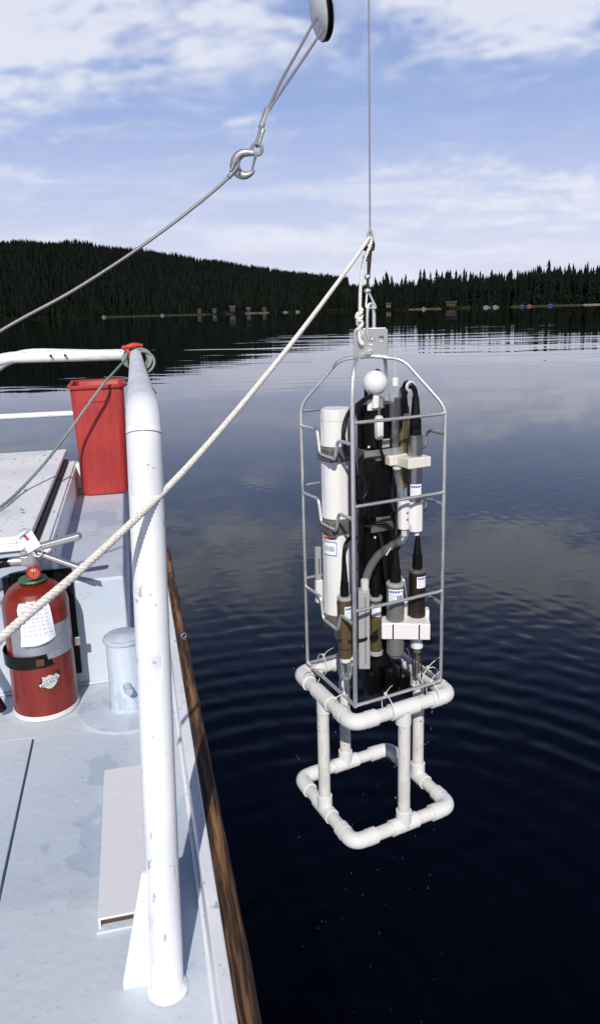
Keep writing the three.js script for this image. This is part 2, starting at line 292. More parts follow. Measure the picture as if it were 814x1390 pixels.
// ------------------------------------------------------------------ far shore: land, forest, cabins, boats
const azOf = (px) => Math.atan2(px - 407, 1000 / Math.cos(0.226) * 0.975);   // rough bearing of a picture column
const CLEAR = [[613, 30], [324, 26], [300, 14], [280, 14], [345, 14], [366, 14], [530, 26]];   // bearings and depths of the clearings round the cabins
const ridge = [[-700, 60], [-300, 78], [0, 88], [60, 92], [120, 91], [180, 84], [220, 78], [260, 70], [330, 59], [400, 48], [450, 40], [500, 30], [560, 17], [650, 7], [814, 4], [1500, 4]].map(([x, p]) => [azOf(x), p * 0.00095]);
const shoreR = (a) => lerp(690, 560, sstep(-0.02, 0.1, a)) + 16 * (fbm(a * 14 + 40, 1.5, 3, 951) - 0.5);
function land(a, q) {
  const rs = shoreR(a), top = Math.max(7, Math.tan(table(ridge, a)) * 1150 + 2 - 8);
  if (q < rs) return WL - (rs - q) * 0.12;
  const d = q - rs, base = 0.1 + 9 * sstep(4, 110, d);
  const t = clamp((q - rs) / (1150 - rs)), up = top * (t * t * (3 - 2 * t) * 0.55 + t * 0.45), back = q > 1150 ? (q - 1150) * 0.12 : 0;
  return Math.max(base, up) - back + 3.5 * (fbm(a * 60 + 20, q * 0.02, 3, 960) - 0.5) * clamp(d / 60);
}
{
  const na = 240, nq = 70, pos = [], idx = [];
  for (let j = 0; j <= nq; j++) for (let i = 0; i <= na; i++) { const a = -1.5 + 3.0 * i / na, q = 480 + 900 * Math.pow(j / nq, 1.5), h = land(a, q); pos.push(q * Math.sin(a), h, -q * Math.cos(a)); }
  for (let j = 0; j < nq; j++) for (let i = 0; i < na; i++) { const a = j * (na + 1) + i, b = a + na + 1; idx.push(a, a + 1, b, b, a + 1, b + 1); }
  const g = new THREE.BufferGeometry(); g.setAttribute('position', new THREE.Float32BufferAttribute(pos, 3)); g.setIndex(idx); g.computeVertexNormals();
  const h = mesh('hills', g, phy({ color: rgb(0.006, 0.008, 0.006), roughness: 1, specularIntensity: 0 })); h.userData.kind = 'structure'; h.userData.label = 'dark wooded hills across the lake';
}
function crownGeo(seed, tiers, blades, lean = 0) {      // unit conifer crown 0.08..1 tall; tiers of ragged drooping branch fans
  const r = rng(seed), p = [];
  for (let t = 0; t < tiers; t++) {
    const f = t / tiers, y = 0.08 + 0.9 * f, w = 0.155 * Math.pow(1 - f, 0.82) * (0.8 + 0.4 * r()) + 0.012, off = r() * 6;
    for (let k = 0; k < blades; k++) {
      if (r() < 0.08) continue;
      const a = off + 2 * Math.PI * (k + 0.5 * r()) / blades, l = w * (0.6 + 0.65 * r()), d = 0.62 / tiers + 0.02 * r(), da = Math.PI / blades * 1.15, up = 1.75 / tiers;
      const tip = [Math.cos(a) * l, y - d, Math.sin(a) * l], s1 = [Math.cos(a - da) * l * 0.5, y + 0.004, Math.sin(a - da) * l * 0.5], s2 = [Math.cos(a + da) * l * 0.5, y + 0.004, Math.sin(a + da) * l * 0.5], top = [0.002 * k, Math.min(1, y + up), 0];
      p.push(...tip, ...top, ...s1, ...tip, ...s2, ...top);
    }
  }
  const g = new THREE.BufferGeometry(); g.setAttribute('position', new THREE.Float32BufferAttribute(p, 3)); g.computeVertexNormals(); return g;
}
const crownMat = phy({ color: rgb(0.0088, 0.0120, 0.0094), roughness: 1, specularIntensity: 0 });
const trunkMat = std({ color: rgb(0.045, 0.032, 0.024), roughness: 1 });
{
  const r = rng(21), m4 = new THREE.Matrix4(), q4 = new THREE.Quaternion(), col = new THREE.Color();
  const place = []; for (let i = 0; i < 46000; i++) { const a = -0.56 + 1.1 * r(), q = 560 + 680 * Math.sqrt(r()), rs = shoreR(a); if (q < rs + 5 || (a > 0.07 && q > 900)) continue; if (q < rs + 60 && CLEAR.some(([p, d]) => Math.abs(a - azOf(p)) < 0.0085 && q - rs < d + 3)) continue; const x = q * Math.sin(a), z = -q * Math.cos(a); const h = (7 + 9.5 * r()) * (fbm(x * 0.02, z * 0.02, 3, 970) * 0.7 + 0.6); place.push([x, land(a, q) - 0.3, z, h]); }
  for (let v = 0; v < 3; v++) {
    const list = place.filter((_, i) => i % 3 === v), im = new THREE.InstancedMesh(crownGeo(40 + v, 7, 6), crownMat, list.length); im.castShadow = im.receiveShadow = true;
    list.forEach(([x, y, z, h], i) => { q4.setFromAxisAngle(V(0, 1, 0), r() * 6.28); m4.compose(V(x, y, z), q4, V(h * (0.8 + 0.5 * r()), h, h * (0.8 + 0.5 * r()))); im.setMatrixAt(i, m4); const s = 0.5 + 0.9 * r(); im.setColorAt(i, col.setRGB(s, s * (0.9 + 0.2 * r()), s)); });
    im.name = numbered('forest'); im.userData = { kind: 'stuff', category: 'forest', label: 'dense dark conifer forest covering the hills across the lake' }; scene.add(im);
  }
  // pale brush and grass along the waterline
  const bp = []; for (let i = 0; i < 1500; i++) { const a = -0.5 + 1.02 * r(), q = shoreR(a) + 1 + 7 * r(), x = q * Math.sin(a), z = -q * Math.cos(a), y = land(a, q); bp.push([x, y, z, 0.7 + 2.4 * r() * r()]); }
  const bush = new THREE.InstancedMesh(crownGeo(60, 4, 6), phy({ color: rgb(0.018, 0.030, 0.011), roughness: 1, specularIntensity: 0 }), bp.length);
  bp.forEach(([x, y, z, h], i) => { q4.setFromAxisAngle(V(0, 1, 0), r() * 6.28); m4.compose(V(x, y - 0.1, z), q4, V(h * 3.2, h, h * 3.2)); bush.setMatrixAt(i, m4); const s = 0.3 + 1.0 * r() * r(); bush.setColorAt(i, col.setRGB(s * (0.8 + 0.5 * r()), s, s * 0.8)); });
  bush.name = 'shore_brush'; bush.userData = { kind: 'stuff', category: 'brush', label: 'low green brush along the far waterline' }; scene.add(bush);
}
// tall conifers one can tell apart, right-hand shore
{
  const r = rng(33), protos = [];
  const lab = 'tall dark conifer standing in the row along the far right shore', grp = 'conifers lining the far right shore';
  let n = 0;
  for (let i = 0; i < 230; i++) {
    const px = 512 + 330 * (i + 0.8 * r()) / 230, a = azOf(px), q = shoreR(a) + (CLEAR.some(([p]) => Math.abs(p - px) < 8) ? 36 : 12) + 60 * r(), x = q * Math.sin(a), z = -q * Math.cos(a), y = land(a, q) - 0.2;
    const env = table([[500, 21], [540, 23], [620, 25], [700, 28], [760, 29], [860, 28]], px);
    let h = env * (0.62 + 0.32 * Math.pow(r(), 0.9)); if (r() < 0.07) h = env * (1.0 + 0.13 * r());
    const v = i % 4;
    let o;
    if (i < 4) {
      o = new THREE.Group(); const k = numbered('conifer'); o.name = k; scene.add(o);
      mesh('crown', crownGeo(80 + v, 13, 7), crownMat, o); mesh('trunk', new THREE.CylinderGeometry(0.004, 0.013, 0.9, 6).translate(0, 0.45, 0), trunkMat, o); protos.push(o);
    } else { o = protos[v].clone(); o.name = numbered('conifer'); scene.add(o); }
    o.userData = { label: lab, category: 'tree', group: grp };
    o.position.set(x, y, z); o.rotation.y = r() * 6.28; const w = h * (0.95 + 0.5 * r()); o.scale.set(w, h, w); n++;
  }
}
// sandy strips, docks, cabins and moored boats
{
  const strip = (name, px0, px1, d0, d1, col, label) => {
    const n = 24, pos = [], idx = []; for (let i = 0; i <= n; i++) { const a = azOf(lerp(px0, px1, i / n)), rs = shoreR(a); const tp = Math.sin(Math.PI * i / n) ** 0.4; for (const d of [d0, lerp(d0, d1, tp)]) pos.push((rs + d) * Math.sin(a), Math.max(WL + 0.04, land(a, rs + d)) + 0.08 + (d > d0 ? 0.25 : 0), -(rs + d) * Math.cos(a)); }
    for (let i = 0; i < n; i++) { const a = i * 2; idx.push(a, a + 2, a + 1, a + 1, a + 2, a + 3); }
    const g = new THREE.BufferGeometry(); g.setAttribute('position', new THREE.Float32BufferAttribute(pos, 3)); g.setIndex(idx); g.computeVertexNormals();
    const o = mesh(name, g, std({ color: rgb(...col), roughness: 1 })); o.userData.kind = 'structure'; o.userData.label = label;
  };
  strip('beach', 786, 870, -1, 4, [0.30, 0.26, 0.20], 'pale sandy beach at the right end of the far shore');
  strip('beach', 556, 600, -1, 4, [0.11, 0.09, 0.062], 'sandy landing below the trees right of the hanging cage');
  strip('beach', 340, 372, -1, 4, [0.15, 0.115, 0.10], 'pinkish landing below the white cabins');
  strip('beach', 150, 300, -0.3, 0.3, [0.028, 0.026, 0.025], 'thin stony beach along the left shore');
  strip('beach', 690, 790, -0.3, 0.4, [0.035, 0.031, 0.028], 'thin stony beach along the right shore');
  const at = (px, d) => { const a = azOf(px), q = shoreR(a) + d; return [q * Math.sin(a), Math.max(WL, land(a, q)), -q * Math.cos(a), a]; };
  function cabin(px, d, w, h, dep, wall, roofC, label, lift = 0) {
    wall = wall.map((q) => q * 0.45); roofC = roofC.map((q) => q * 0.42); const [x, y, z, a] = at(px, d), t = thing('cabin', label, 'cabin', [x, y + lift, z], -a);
    const wm = std({ color: rgb(...wall), roughness: 0.9 }), rm = std({ color: rgb(...roofC), roughness: 0.7 });
    mesh('wall', bx(-w / 2, w / 2, -1.2, h, -dep / 2, dep / 2, 0), wm, t);
    const s = poly([[-dep / 2 - 0.5, h], [dep / 2 + 0.5, h], [0, h + dep * 0.32]]); const g = slab(s, w + 1); g.translate(0, 0, -(w + 1) / 2); g.rotateY(Math.PI / 2); mesh('roof', g, rm, t);
    const gl = std({ color: rgb(0.03, 0.035, 0.045), roughness: 0.1 });
    for (const k of [-0.28, 0.05, 0.33]) mesh('window', bx(k * w - 0.09 * w, k * w + 0.09 * w, h * 0.4, h * 0.78, dep / 2, dep / 2 + 0.06, 0), gl, t);
    mesh('door', bx(-0.12 * w, -0.05 * w, 0, h * 0.75, dep / 2, dep / 2 + 0.08, 0), std({ color: rgb(0.1, 0.05, 0.03), roughness: 0.8 }), t);
  }
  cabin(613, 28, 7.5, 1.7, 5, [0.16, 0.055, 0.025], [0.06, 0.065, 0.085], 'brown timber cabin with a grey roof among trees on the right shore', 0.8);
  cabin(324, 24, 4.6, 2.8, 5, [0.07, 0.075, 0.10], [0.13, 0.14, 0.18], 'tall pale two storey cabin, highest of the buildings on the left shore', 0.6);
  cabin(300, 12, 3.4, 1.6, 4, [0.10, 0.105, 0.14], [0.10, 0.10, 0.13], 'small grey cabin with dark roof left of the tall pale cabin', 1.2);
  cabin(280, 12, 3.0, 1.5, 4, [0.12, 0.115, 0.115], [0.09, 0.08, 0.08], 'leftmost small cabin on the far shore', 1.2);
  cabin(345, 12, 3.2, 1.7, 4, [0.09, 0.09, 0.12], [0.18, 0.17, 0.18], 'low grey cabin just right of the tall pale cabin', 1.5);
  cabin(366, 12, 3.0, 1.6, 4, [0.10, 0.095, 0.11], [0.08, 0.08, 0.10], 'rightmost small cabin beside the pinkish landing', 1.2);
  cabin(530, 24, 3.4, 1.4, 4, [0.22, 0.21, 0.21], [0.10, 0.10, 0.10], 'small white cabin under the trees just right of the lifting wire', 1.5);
  function moored(px, d, L, hull, label, cov) {
    const [x, , z, a] = at(px, d), t = thing('motorboat', label, 'motorboat', [x, WL + 0.05, z], -a + 0.15, undefined);
    const s = new THREE.Shape(); s.moveTo(-L / 2, -0.5 * L * 0.36); s.lineTo(L * 0.15, -0.18 * L); s.quadraticCurveTo(L * 0.42, -0.12 * L, L / 2, 0); s.quadraticCurveTo(L * 0.42, 0.12 * L, L * 0.15, 0.18 * L); s.lineTo(-L / 2, 0.18 * L);
    const g = slab(s, 0.9, 0.08); g.rotateX(-Math.PI / 2); mesh('hull', g, std({ color: rgb(...hull), roughness: 0.35 }), t);
    const c = new THREE.SphereGeometry(1, 12, 8, 0, 6.3, 0, 1.6); c.scale(L * 0.28, 0.75, L * 0.16); c.translate(-L * 0.08, 0.86, 0); mesh('canopy', c, std({ color: rgb(...cov), roughness: 0.6 }), t);
    mesh('windscreen', bx(L * 0.12, L * 0.15, 0.9, 1.5, -L * 0.13, L * 0.13, 0.01), std({ color: rgb(0.05, 0.06, 0.08), roughness: 0.1 }), t);
  }
  const W = [0.13, 0.13, 0.14], B = [0.008, 0.018, 0.085], Rd = [0.12, 0.024, 0.016];
  moored(660, -6, 5, W, 'white motorboat moored left of a second white one on the right shore', [0.13, 0.13, 0.14]);
  moored(672, -6, 4.5, W, 'white motorboat, second one along the right shore', [0.14, 0.14, 0.14]);
  moored(707, -5, 4, B, 'small blue covered boat beside the red one', B);
  moored(717, -5, 4.2, Rd, 'red covered boat between blue boats on the right shore', Rd);
  moored(745, -5, 5, B, 'blue covered boat furthest right on the far shore', B);
  moored(394, -5, 4.5, W, 'white boat moored below the trees left of the hanging cage', B);
  moored(410, -5, 4, W, 'white boat with pale cover moored close behind the white rope', [0.13, 0.13, 0.14]);
  moored(231, -5, 3.6, W, 'lone white boat on the dark left shore', [0.14, 0.14, 0.14]);
  moored(154, -5, 4, W, 'small white boat furthest left on the far shore', [0.14, 0.14, 0.14]);
  moored(577, -5, 3.6, W, 'white boat drawn up at the sandy landing', [0.13, 0.13, 0.14]);
  const dockAt = (px, w, label) => { const [x, , z, a] = at(px, -5), t = thing('dock', label, 'dock', [x, WL, z], -a); mesh('dock_deck', bx(-w / 2, w / 2, 0.5, 0.7, -4, 4, 0.02), std({ color: rgb(0.10, 0.095, 0.09), roughness: 0.9 }), t); for (const [i, j] of [[-1, -1], [1, -1], [-1, 1], [1, 1]]) mesh('pile', new THREE.CylinderGeometry(0.14, 0.14, 2.4, 8).translate(i * (w / 2 - 0.2), 0, j * 3.6), trunkMat, t); };
  dockAt(320, 6, 'grey timber dock below the tall pale cabin'); dockAt(285, 4, 'grey timber dock below the leftmost small cabin'); dockAt(632, 5, 'grey timber dock below the brown timber cabin');
}

// ------------------------------------------------------------------ boat: local x to starboard, y up from the water, -z towards the bow
const HEAD = 12.75 * D2R, DK = 1.0;
const boat = thing('work_boat', 'white painted steel work boat with pipe rail, blue grey deck and wooden rub rail', 'boat', [0, 0, 0], HEAD);
const P = (u, w, v) => V(u, w + DK, -v);
const B = (u0, u1, w0, w1, v0, v1, r) => bx(u0, u1, w0 + DK, w1 + DK, -v1, -v0, r);
const boatWorld = (u, w, v) => P(u, w, v).applyAxisAngle(V(0, 1, 0), HEAD);
{
  const flat = (shape, w0, h, bev) => { const g = slab(shape, h, bev); g.rotateX(-Math.PI / 2); g.translate(0, w0 + DK + (bev || 0), 0); return boxUV(g); };   // shape drawn in (u, v)
  mesh('hull', flat(poly([[-2.3, -3], [0.045, -3], [0.045, 2.9], [-0.15, 3.42], [-2.1, 3.42], [-2.3, 2.9]]), -1.7, 1.67, 0.004), M.paint, boat);
  mesh('deck', flat(poly([[-2.3, -3], [0.0545, -3], [0.0545, 2.9], [-0.1, 3.25], [-2.2, 3.25], [-2.3, 2.9]], [[[-0.29, 0.5], [-0.29, 1.722], [-0.95, 1.75], [-0.95, 0.5]]]), -0.03, 0.03), M.deck, boat);
  mesh('deck_hatch', flat(poly([[-0.297, 0.507], [-0.297, 1.715], [-0.943, 1.743], [-0.943, 0.507]]), -0.026, 0.027, 0.002), M.deck, boat);
  mesh('hatch_gasket', B(-0.97, -0.27, -0.029, -0.020, 0.48, 1.77, 0), M.dark, boat);
  // bulwark lip, then the wooden rub rail outboard of it
  mesh('bulwark', [B(0.055, 0.0765, -0.1, 0.078, -3, 2.9, 0.004), B(0.047, 0.055, -0.002, 0.012, -3, 2.9, 0.003)], M.paint, boat);
  // finer wood: subdivided so that its edges wander a little
  const rubGeo = (() => { const pts = []; const N = 160, prof = [[0.0768, -0.055], [0.104, -0.055], [0.1085, -0.048], [0.1085, 0.062], [0.1035, 0.070], [0.082, 0.071], [0.0768, 0.067]], pos = [], uv = [], idx = []; for (let i = 0; i <= N; i++) { const v = -3 + 5.9 * i / N; prof.forEach(([u, w], k) => { const e = k === 2 || k === 3 || k === 4 ? 0.0022 * (fbm(v * 9, k * 3, 3, 990) - 0.5) * 2 : 0.0008; const q = P(u + e, w + (k > 2 && k < 6 ? 0.004 * (fbm(v * 7, k * 5 + 2, 3, 995) - 0.5) : 0), v); pos.push(q.x, q.y, q.z); uv.push([0, 0.027, 0.034, 0.144, 0.152, 0.174, 0.18][k], v); }); } const m = prof.length; for (let i = 0; i < N; i++) for (let k = 0; k < m; k++) { const a = i * m + k, b = i * m + (k + 1) % m, c = a + m, d = b + m; idx.push(a, c, b, b, c, d); } const g = new THREE.BufferGeometry(); g.setAttribute('position', new THREE.Float32BufferAttribute(pos, 3)); g.setAttribute('uv', new THREE.Float32BufferAttribute(uv, 2)); g.setIndex(idx); g.computeVertexNormals(); return toCreasedNormals(g, 0.5); })();
  mesh('rub_rail', rubGeo, M.wood, boat, 'weathered brown wooden rub rail along the gunwale');
  const eye = part('eye_bolt', boat); { const g = new THREE.TorusGeometry(0.008, 0.0025, 8, 20); g.rotateY(0.5); const p = P(0.098, 0.082, 2.02); g.translate(p.x, p.y, p.z); mesh('ring', g, M.dullSteel, eye); const s = new THREE.CylinderGeometry(0.003, 0.003, 0.02, 8); s.translate(p.x, p.y - 0.014, p.z); mesh('shank', s, M.dullSteel, eye); }
  // raised step across the bow and the hatch trunk on it
  mesh('raised_deck', B(-2.15, -0.055, 0.0005, 0.305, 1.96, 3.2, 0.008), M.deck, boat);
  mesh('deck_fillet', B(-2.15, -0.056, 0.0007, 0.008, 1.952, 1.964, 0.003), M.deck, boat);
  const trunk = part('hatch_trunk', boat);
  mesh('coaming', [B(-1.45, -0.236, 0.303, 0.405, 1.975, 3.14, 0.004), B(-1.45, -0.243, 0.404, 0.412, 1.98, 3.135, 0.003)], M.paint, trunk);
  mesh('gasket', B(-1.42, -0.27, 0.41, 0.424, 1.99, 3.12, 0), M.dark, trunk);
  mesh('hatch_cover', [B(-1.47, -0.283, 0.424, 0.444, 1.955, 3.25, 0.004), B(-1.47, -0.283, 0.404, 0.4245, 1.955, 1.968, 0.003)], M.paint, trunk);
  mesh('front_panel', B(-1.47, -0.262, 0.306, 0.396, 1.958, 1.974, 0.003), M.deck, trunk);
  for (const [v, w] of [[2.07, 0.36], [2.07, 0.335], [3.06, 0.385], [3.08, 0.345], [2.98, 0.33], [2.12, 0.385]]) { const g = new THREE.SphereGeometry(0.009, 12, 8); g.scale(0.5, 1, 1); const p = P(-0.236, w, v); g.translate(p.x, p.y, p.z); mesh('bolt', g, M.fitting, trunk); }
  for (const [u, v] of [[-0.33, 2.2], [-0.335, 2.23], [-0.36, 2.5], [-0.5, 2.2], [-0.33, 3.05], [-0.36, 3.12], [-0.47, 3.08]]) { const g = new THREE.SphereGeometry(0.006, 10, 6); g.scale(1, 0.35, 1); const p = P(u, 0.4445, v); g.translate(p.x, p.y, p.z); mesh('screw', g, M.galv, trunk); }
  const hg = part('hinge_bracket', boat); mesh('plate', B(-0.236, -0.222, 0.31, 0.415, 3.05, 3.13, 0.003), M.paint, hg); { const g = new THREE.TorusGeometry(0.012, 0.004, 8, 18); g.rotateY(Math.PI / 2); const p = P(-0.226, 0.418, 3.1); g.translate(p.x, p.y, p.z); mesh('ring', g, M.rust, hg); }
  // pipe rail
  const R = 0.0246;
  const rail = fillet([P(-0.014, -0.01, 0.945), P(0.0155, 0.868, 1.052), P(0.024, 0.842, 2.0), P(0.036, 0.826, 3.36), P(-0.62, 0.832, 3.44), P(-0.66, 0.31, 3.2)], [0.055, 0.3, 0.045, 0.16], 10);
  const dense = []; for (let i = 0; i < rail.length - 1; i++) { const L = rail[i].distanceTo(rail[i + 1]), n = Math.max(1, Math.round(L / 0.03)); for (let k = 0; k < n; k++) dense.push(rail[i].clone().lerp(rail[i + 1], k / n)); } dense.push(rail[rail.length - 1]);
  const pr = part('pipe_rail', boat);
  mesh('rail_pipe', sweep(dense, R, 28), M.paint, pr);
  mesh('rail_pipe', sweep(fillet([P(0.034, 0.815, 3.36), P(0.03, 0.0, 3.05)], 0.01), R * 0.95, 20), M.paint, pr);
  mesh('rail_pipe', sweep(fillet([P(-0.05, 0.812, 3.62), P(-0.60, 0.842, 3.68), P(-0.8, 0.31, 3.3)], 0.22, 10), R, 20), M.paint, pr);
  mesh('lower_bar', sweep([P(0.03, 0.588, 3.30), P(-0.652, 0.582, 3.37)], 0.0125, 14), M.paint, pr);
  { const q = [P(0.0145, 0.835, 1.047), P(0.0148, 0.842, 1.05)]; mesh('weld', sweep([q[0], q[0].clone().lerp(q[1], 0.5), q[1]], (t) => R + 0.00025 + 0.0002 * Math.sin(Math.PI * t), 24, false), M.paint, pr); }
  mesh('foot_weld', (() => { const g = cyl(0, 0, 0, 0.010, 0.031, 0.0262); const p = P(-0.013, 0.0005, 0.945); g.translate(p.x, p.y, p.z); return g; })(), M.paint, pr);
  { const s = poly([[0.002, 0], [-0.044, 0], [-0.044, 0.012], [-0.004, 0.195], [0.002, 0.195]]); const g = slab(s, 0.008, 0.0015); g.translate(-0.033, DK + 0.0006, -0.965); mesh('gusset', boxUV(g), M.paint, pr); }
  for (const [u, w, v, a] of [[0.0385, 0.868, 1.25, 0.3], [-0.32, 0.856, 3.385, 1.57], [-0.26, 0.857, 3.378, 1.57]]) { const g = new THREE.CylinderGeometry(0.006, 0.006, 0.006, 14); if (a > 1) g.rotateX(Math.PI / 2 - 0.5); else g.rotateZ(-1.0); const p = a > 1 ? P(u, 0.834, v - 0.0226) : P(0.037, 0.874, v); g.translate(p.x, p.y, p.z); mesh('bolt', g, M.rust, pr); }
  // mooring bollard
  const bo = part('bollard', boat), c = P(-0.065, 0, 1.80);
  const lt = (prof, n) => { const g = lathe(prof, n || 48); g.translate(c.x, c.y, c.z); return g; };
  mesh('base_plate', lt([[0.0001, 0.0005], [0.128, 0.0005], [0.128, 0.005], [0.124, 0.008], [0.0001, 0.0085]]), M.deck, bo);
  mesh('bollard_post', lt([[0.052, 0.008], [0.047, 0.012], [0.0445, 0.02], [0.0445, 0.192]], 40), M.deck, bo);
  mesh('cap', lt([[0.0445, 0.192], [0.0495, 0.193], [0.0505, 0.197], [0.0495, 0.202], [0.044, 0.206], [0.0001, 0.209]], 40), M.deck, bo);
  { const g = new THREE.CylinderGeometry(0.0095, 0.011, 0.04, 18); g.rotateX(Math.PI / 2); g.rotateY(0.15); g.translate(c.x + 0.003, c.y + 0.085, c.z + 0.058); mesh('cross_pin', g, M.deck, bo); }
  // low bent-plate cover by the rail foot, open at the near end
  mesh('deck_cover', [B(-0.118, -0.028, 0.021, 0.0255, 1.08, 1.50, 0.0015), B(-0.118, -0.114, 0.0006, 0.0225, 1.08, 1.50, 0.001), B(-0.032, -0.028, 0.0006, 0.0225, 1.08, 1.50, 0.001), B(-0.118, -0.028, 0.0006, 0.0225, 1.496, 1.50, 0.001)], M.cover, boat, 'raised white cover plate with an open near end');
  mesh('deck_doubler', B(-0.122, -0.026, 0.0004, 0.006, 1.072, 1.60, 0.002), M.deck, boat);
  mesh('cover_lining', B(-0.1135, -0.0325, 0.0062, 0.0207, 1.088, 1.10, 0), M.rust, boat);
}

// ------------------------------------------------------------------ fire extinguisher
{
  const t = thing('fire_extinguisher', 'red fire extinguisher with paper tag strapped upright against the raised deck', 'fire extinguisher', boatWorld(-0.275, 0.001, 1.868).toArray(), HEAD);
  const r = 0.0805, wallZ = -0.089;                     // local -z to the bow; the raised deck's face is at wallZ
  mesh('foot_ring', lathe([[0.079, 0], [0.083, 0.002], [0.082, 0.012], [0.078, 0.016]], 40), M.fitting, t);
  const prof = [[0.0001, 0.006], [r - 0.006, 0.006], [r, 0.014], [r, 0.285]]; for (let k = 1; k <= 12; k++) { const a = k / 12 * Math.PI / 2; prof.push([0.026 + (r - 0.026) * Math.cos(a), 0.285 + 0.062 * Math.sin(a)]); } prof.push([0.026, 0.352], [0.0001, 0.352]);
  mesh('cylinder', lathe(prof, 56, 0.5), M.red, t);
  // lettering band, worn silver
  const lab = ctex(512, 256, (x, w, h) => { x.fillStyle = '#9aa0a8'; x.fillRect(0, 0, w, h); for (let i = 0; i < 900; i++) { const q = hash(i, 3, 5), p = hash(i, 4, 5); x.fillStyle = q > 0.5 ? 'rgba(190,195,204,.10)' : 'rgba(80,84,94,.09)'; x.fillRect(p * w, hash(i, 6, 5) * h, 2 + 5 * q, 6 + 60 * p); } x.fillStyle = 'rgba(60,62,70,.4)'; for (let i = 0; i < 9; i++) x.fillRect(250, 40 + i * 20, 190 * (0.6 + 0.4 * hash(i, 1, 9)), 4); });
  const band = new THREE.CylinderGeometry(r + 0.0006, r + 0.0006, 0.086, 40, 1, true, -0.80, 2.1); band.translate(0, 0.209, 0); mesh('metal_label', band, std({ map: lab, metalness: 0.5, roughness: 0.4, side: THREE.DoubleSide }), t);
  // strap and back bracket
  const strap = new THREE.CylinderGeometry(r + 0.003, r + 0.003, 0.032, 48, 1, true); const strap2 = new THREE.CylinderGeometry(r + 0.001, r + 0.001, 0.032, 48, 1, true);
  const lip = (y) => { const g = new THREE.TorusGeometry(r + 0.002, 0.0016, 8, 48); g.rotateX(Math.PI / 2); g.translate(0, y, 0); return g; };
  strap.translate(0, 0.163, 0); strap2.translate(0, 0.163, 0);
  const st = mesh('strap', [strap, lip(0.147), lip(0.179)], M.rubber, t); st.rotation.z = 0.04; 
  mesh('buckle', bx(-0.002, 0.018, 0.154, 0.172, r + 0.002, r + 0.008, 0.002), M.rust, t).userData.label = 'rusty strap buckle';
  mesh('latch_tab', bx(r + 0.001, r + 0.018, 0.152, 0.176, -0.02, -0.014, 0.002), M.dullSteel, t);
  mesh('back_bracket', [bx(-0.07, 0.088, 0.04, 0.345, wallZ + 0.001, wallZ + 0.008, 0.002), bx(-0.088, -0.07, 0.2, 0.335, wallZ + 0.001, wallZ + 0.010, 0.002)], M.rubber, t);
  // valve, gauge, lever, handle
  mesh('collar', lathe([[0.0001, 0.350], [0.034, 0.350], [0.036, 0.353], [0.034, 0.357], [0.0001, 0.357]], 30), std({ color: rgb(0.02, 0.11, 0.05), roughness: 0.5 }), t);
  mesh('valve_body', [cyl(0.004, 0, 0.355, 0.43, 0.017, 0.015), bx(-0.024, 0.016, 0.392, 0.418, -0.012, 0.012, 0.004), bx(-0.012, 0.02, 0.41, 0.438, -0.009, 0.009, 0.003)], M.alu, t);
  const gg = part('pressure_gauge', t);
  { const d = new THREE.CylinderGeometry(0.0175, 0.0175, 0.012, 30); d.rotateX(Math.PI / 2); d.translate(0.008, 0.380, 0.026); mesh('gauge_case', d, std({ color: rgb(0.42, 0.05, 0.03), roughness: 0.35 }), gg);
    const face = ctex(128, 128, (x) => { x.fillStyle = '#b5483c'; x.fillRect(0, 0, 128, 128); x.fillStyle = '#d9d2c4'; x.beginPath(); x.moveTo(64, 64); x.arc(64, 64, 40, -2.2, -0.95); x.fill(); x.strokeStyle = '#2a2118'; x.lineWidth = 9; x.beginPath(); x.moveTo(64, 84); x.lineTo(66, 26); x.stroke(); });
    const f = new THREE.CircleGeometry(0.0145, 28); f.translate(0.008, 0.380, 0.0325); mesh('gauge_face', f, std({ map: face, roughness: 0.3 }), gg);
    const b = new THREE.TorusGeometry(0.016, 0.002, 8, 30); b.translate(0.008, 0.380, 0.0322); mesh('bezel', b, M.red, gg); }
  const bar = (name, a, b, w, h) => { const d = b.clone().sub(a), g = new RoundedBoxGeometry(d.length(), h, w, 3, Math.min(h, w) * 0.35); const m = mesh(name, boxUV(g), M.alu, t); m.position.copy(a).add(b).multiplyScalar(0.5); m.quaternion.setFromUnitVectors(V(1, 0, 0), d.normalize()); return m; };
  bar('lever', V(-0.012, 0.430, 0.004), V(0.128, 0.462, 0.02), 0.024, 0.017);
  bar('lever', V(-0.02, 0.424, 0.0), V(0.03, 0.437, 0.006), 0.03, 0.012);
  bar('carry_handle', V(0.005, 0.428, 0), V(0.118, 0.378, 0.02), 0.02, 0.012);
  bar('carry_handle', V(0.10, 0.386, 0.017), V(0.132, 0.376, 0.022), 0.02, 0.004);
  mesh('pull_pin', (() => { const g = new THREE.TorusGeometry(0.012, 0.0018, 8, 20); g.translate(0.02, 0.43, 0.022); return g; })(), M.steel, t);
  { const tg = ctex(128, 192, (x) => { x.fillStyle = '#efeff2'; x.fillRect(0, 0, 128, 192); x.fillStyle = '#c01f26'; x.save(); x.translate(55, 62); x.rotate(-0.15); x.fillRect(-13, -34, 26, 62); x.restore(); x.fillStyle = '#b8606a'; for (let i = 0; i < 4; i++) x.fillRect(26, 118 + i * 12, 70, 3); });
    const g = new THREE.PlaneGeometry(0.034, 0.05, 4, 6); { const p = g.attributes.position; for (let i = 0; i < p.count; i++) p.setZ(i, 0.004 * Math.sin(p.getY(i) * 60)); } g.computeVertexNormals(); g.rotateZ(0.45); g.rotateX(-0.35); g.translate(0.006, 0.462, 0.026); mesh('seal_tag', g, std({ map: tg, side: THREE.DoubleSide, roughness: 0.7 }), t);
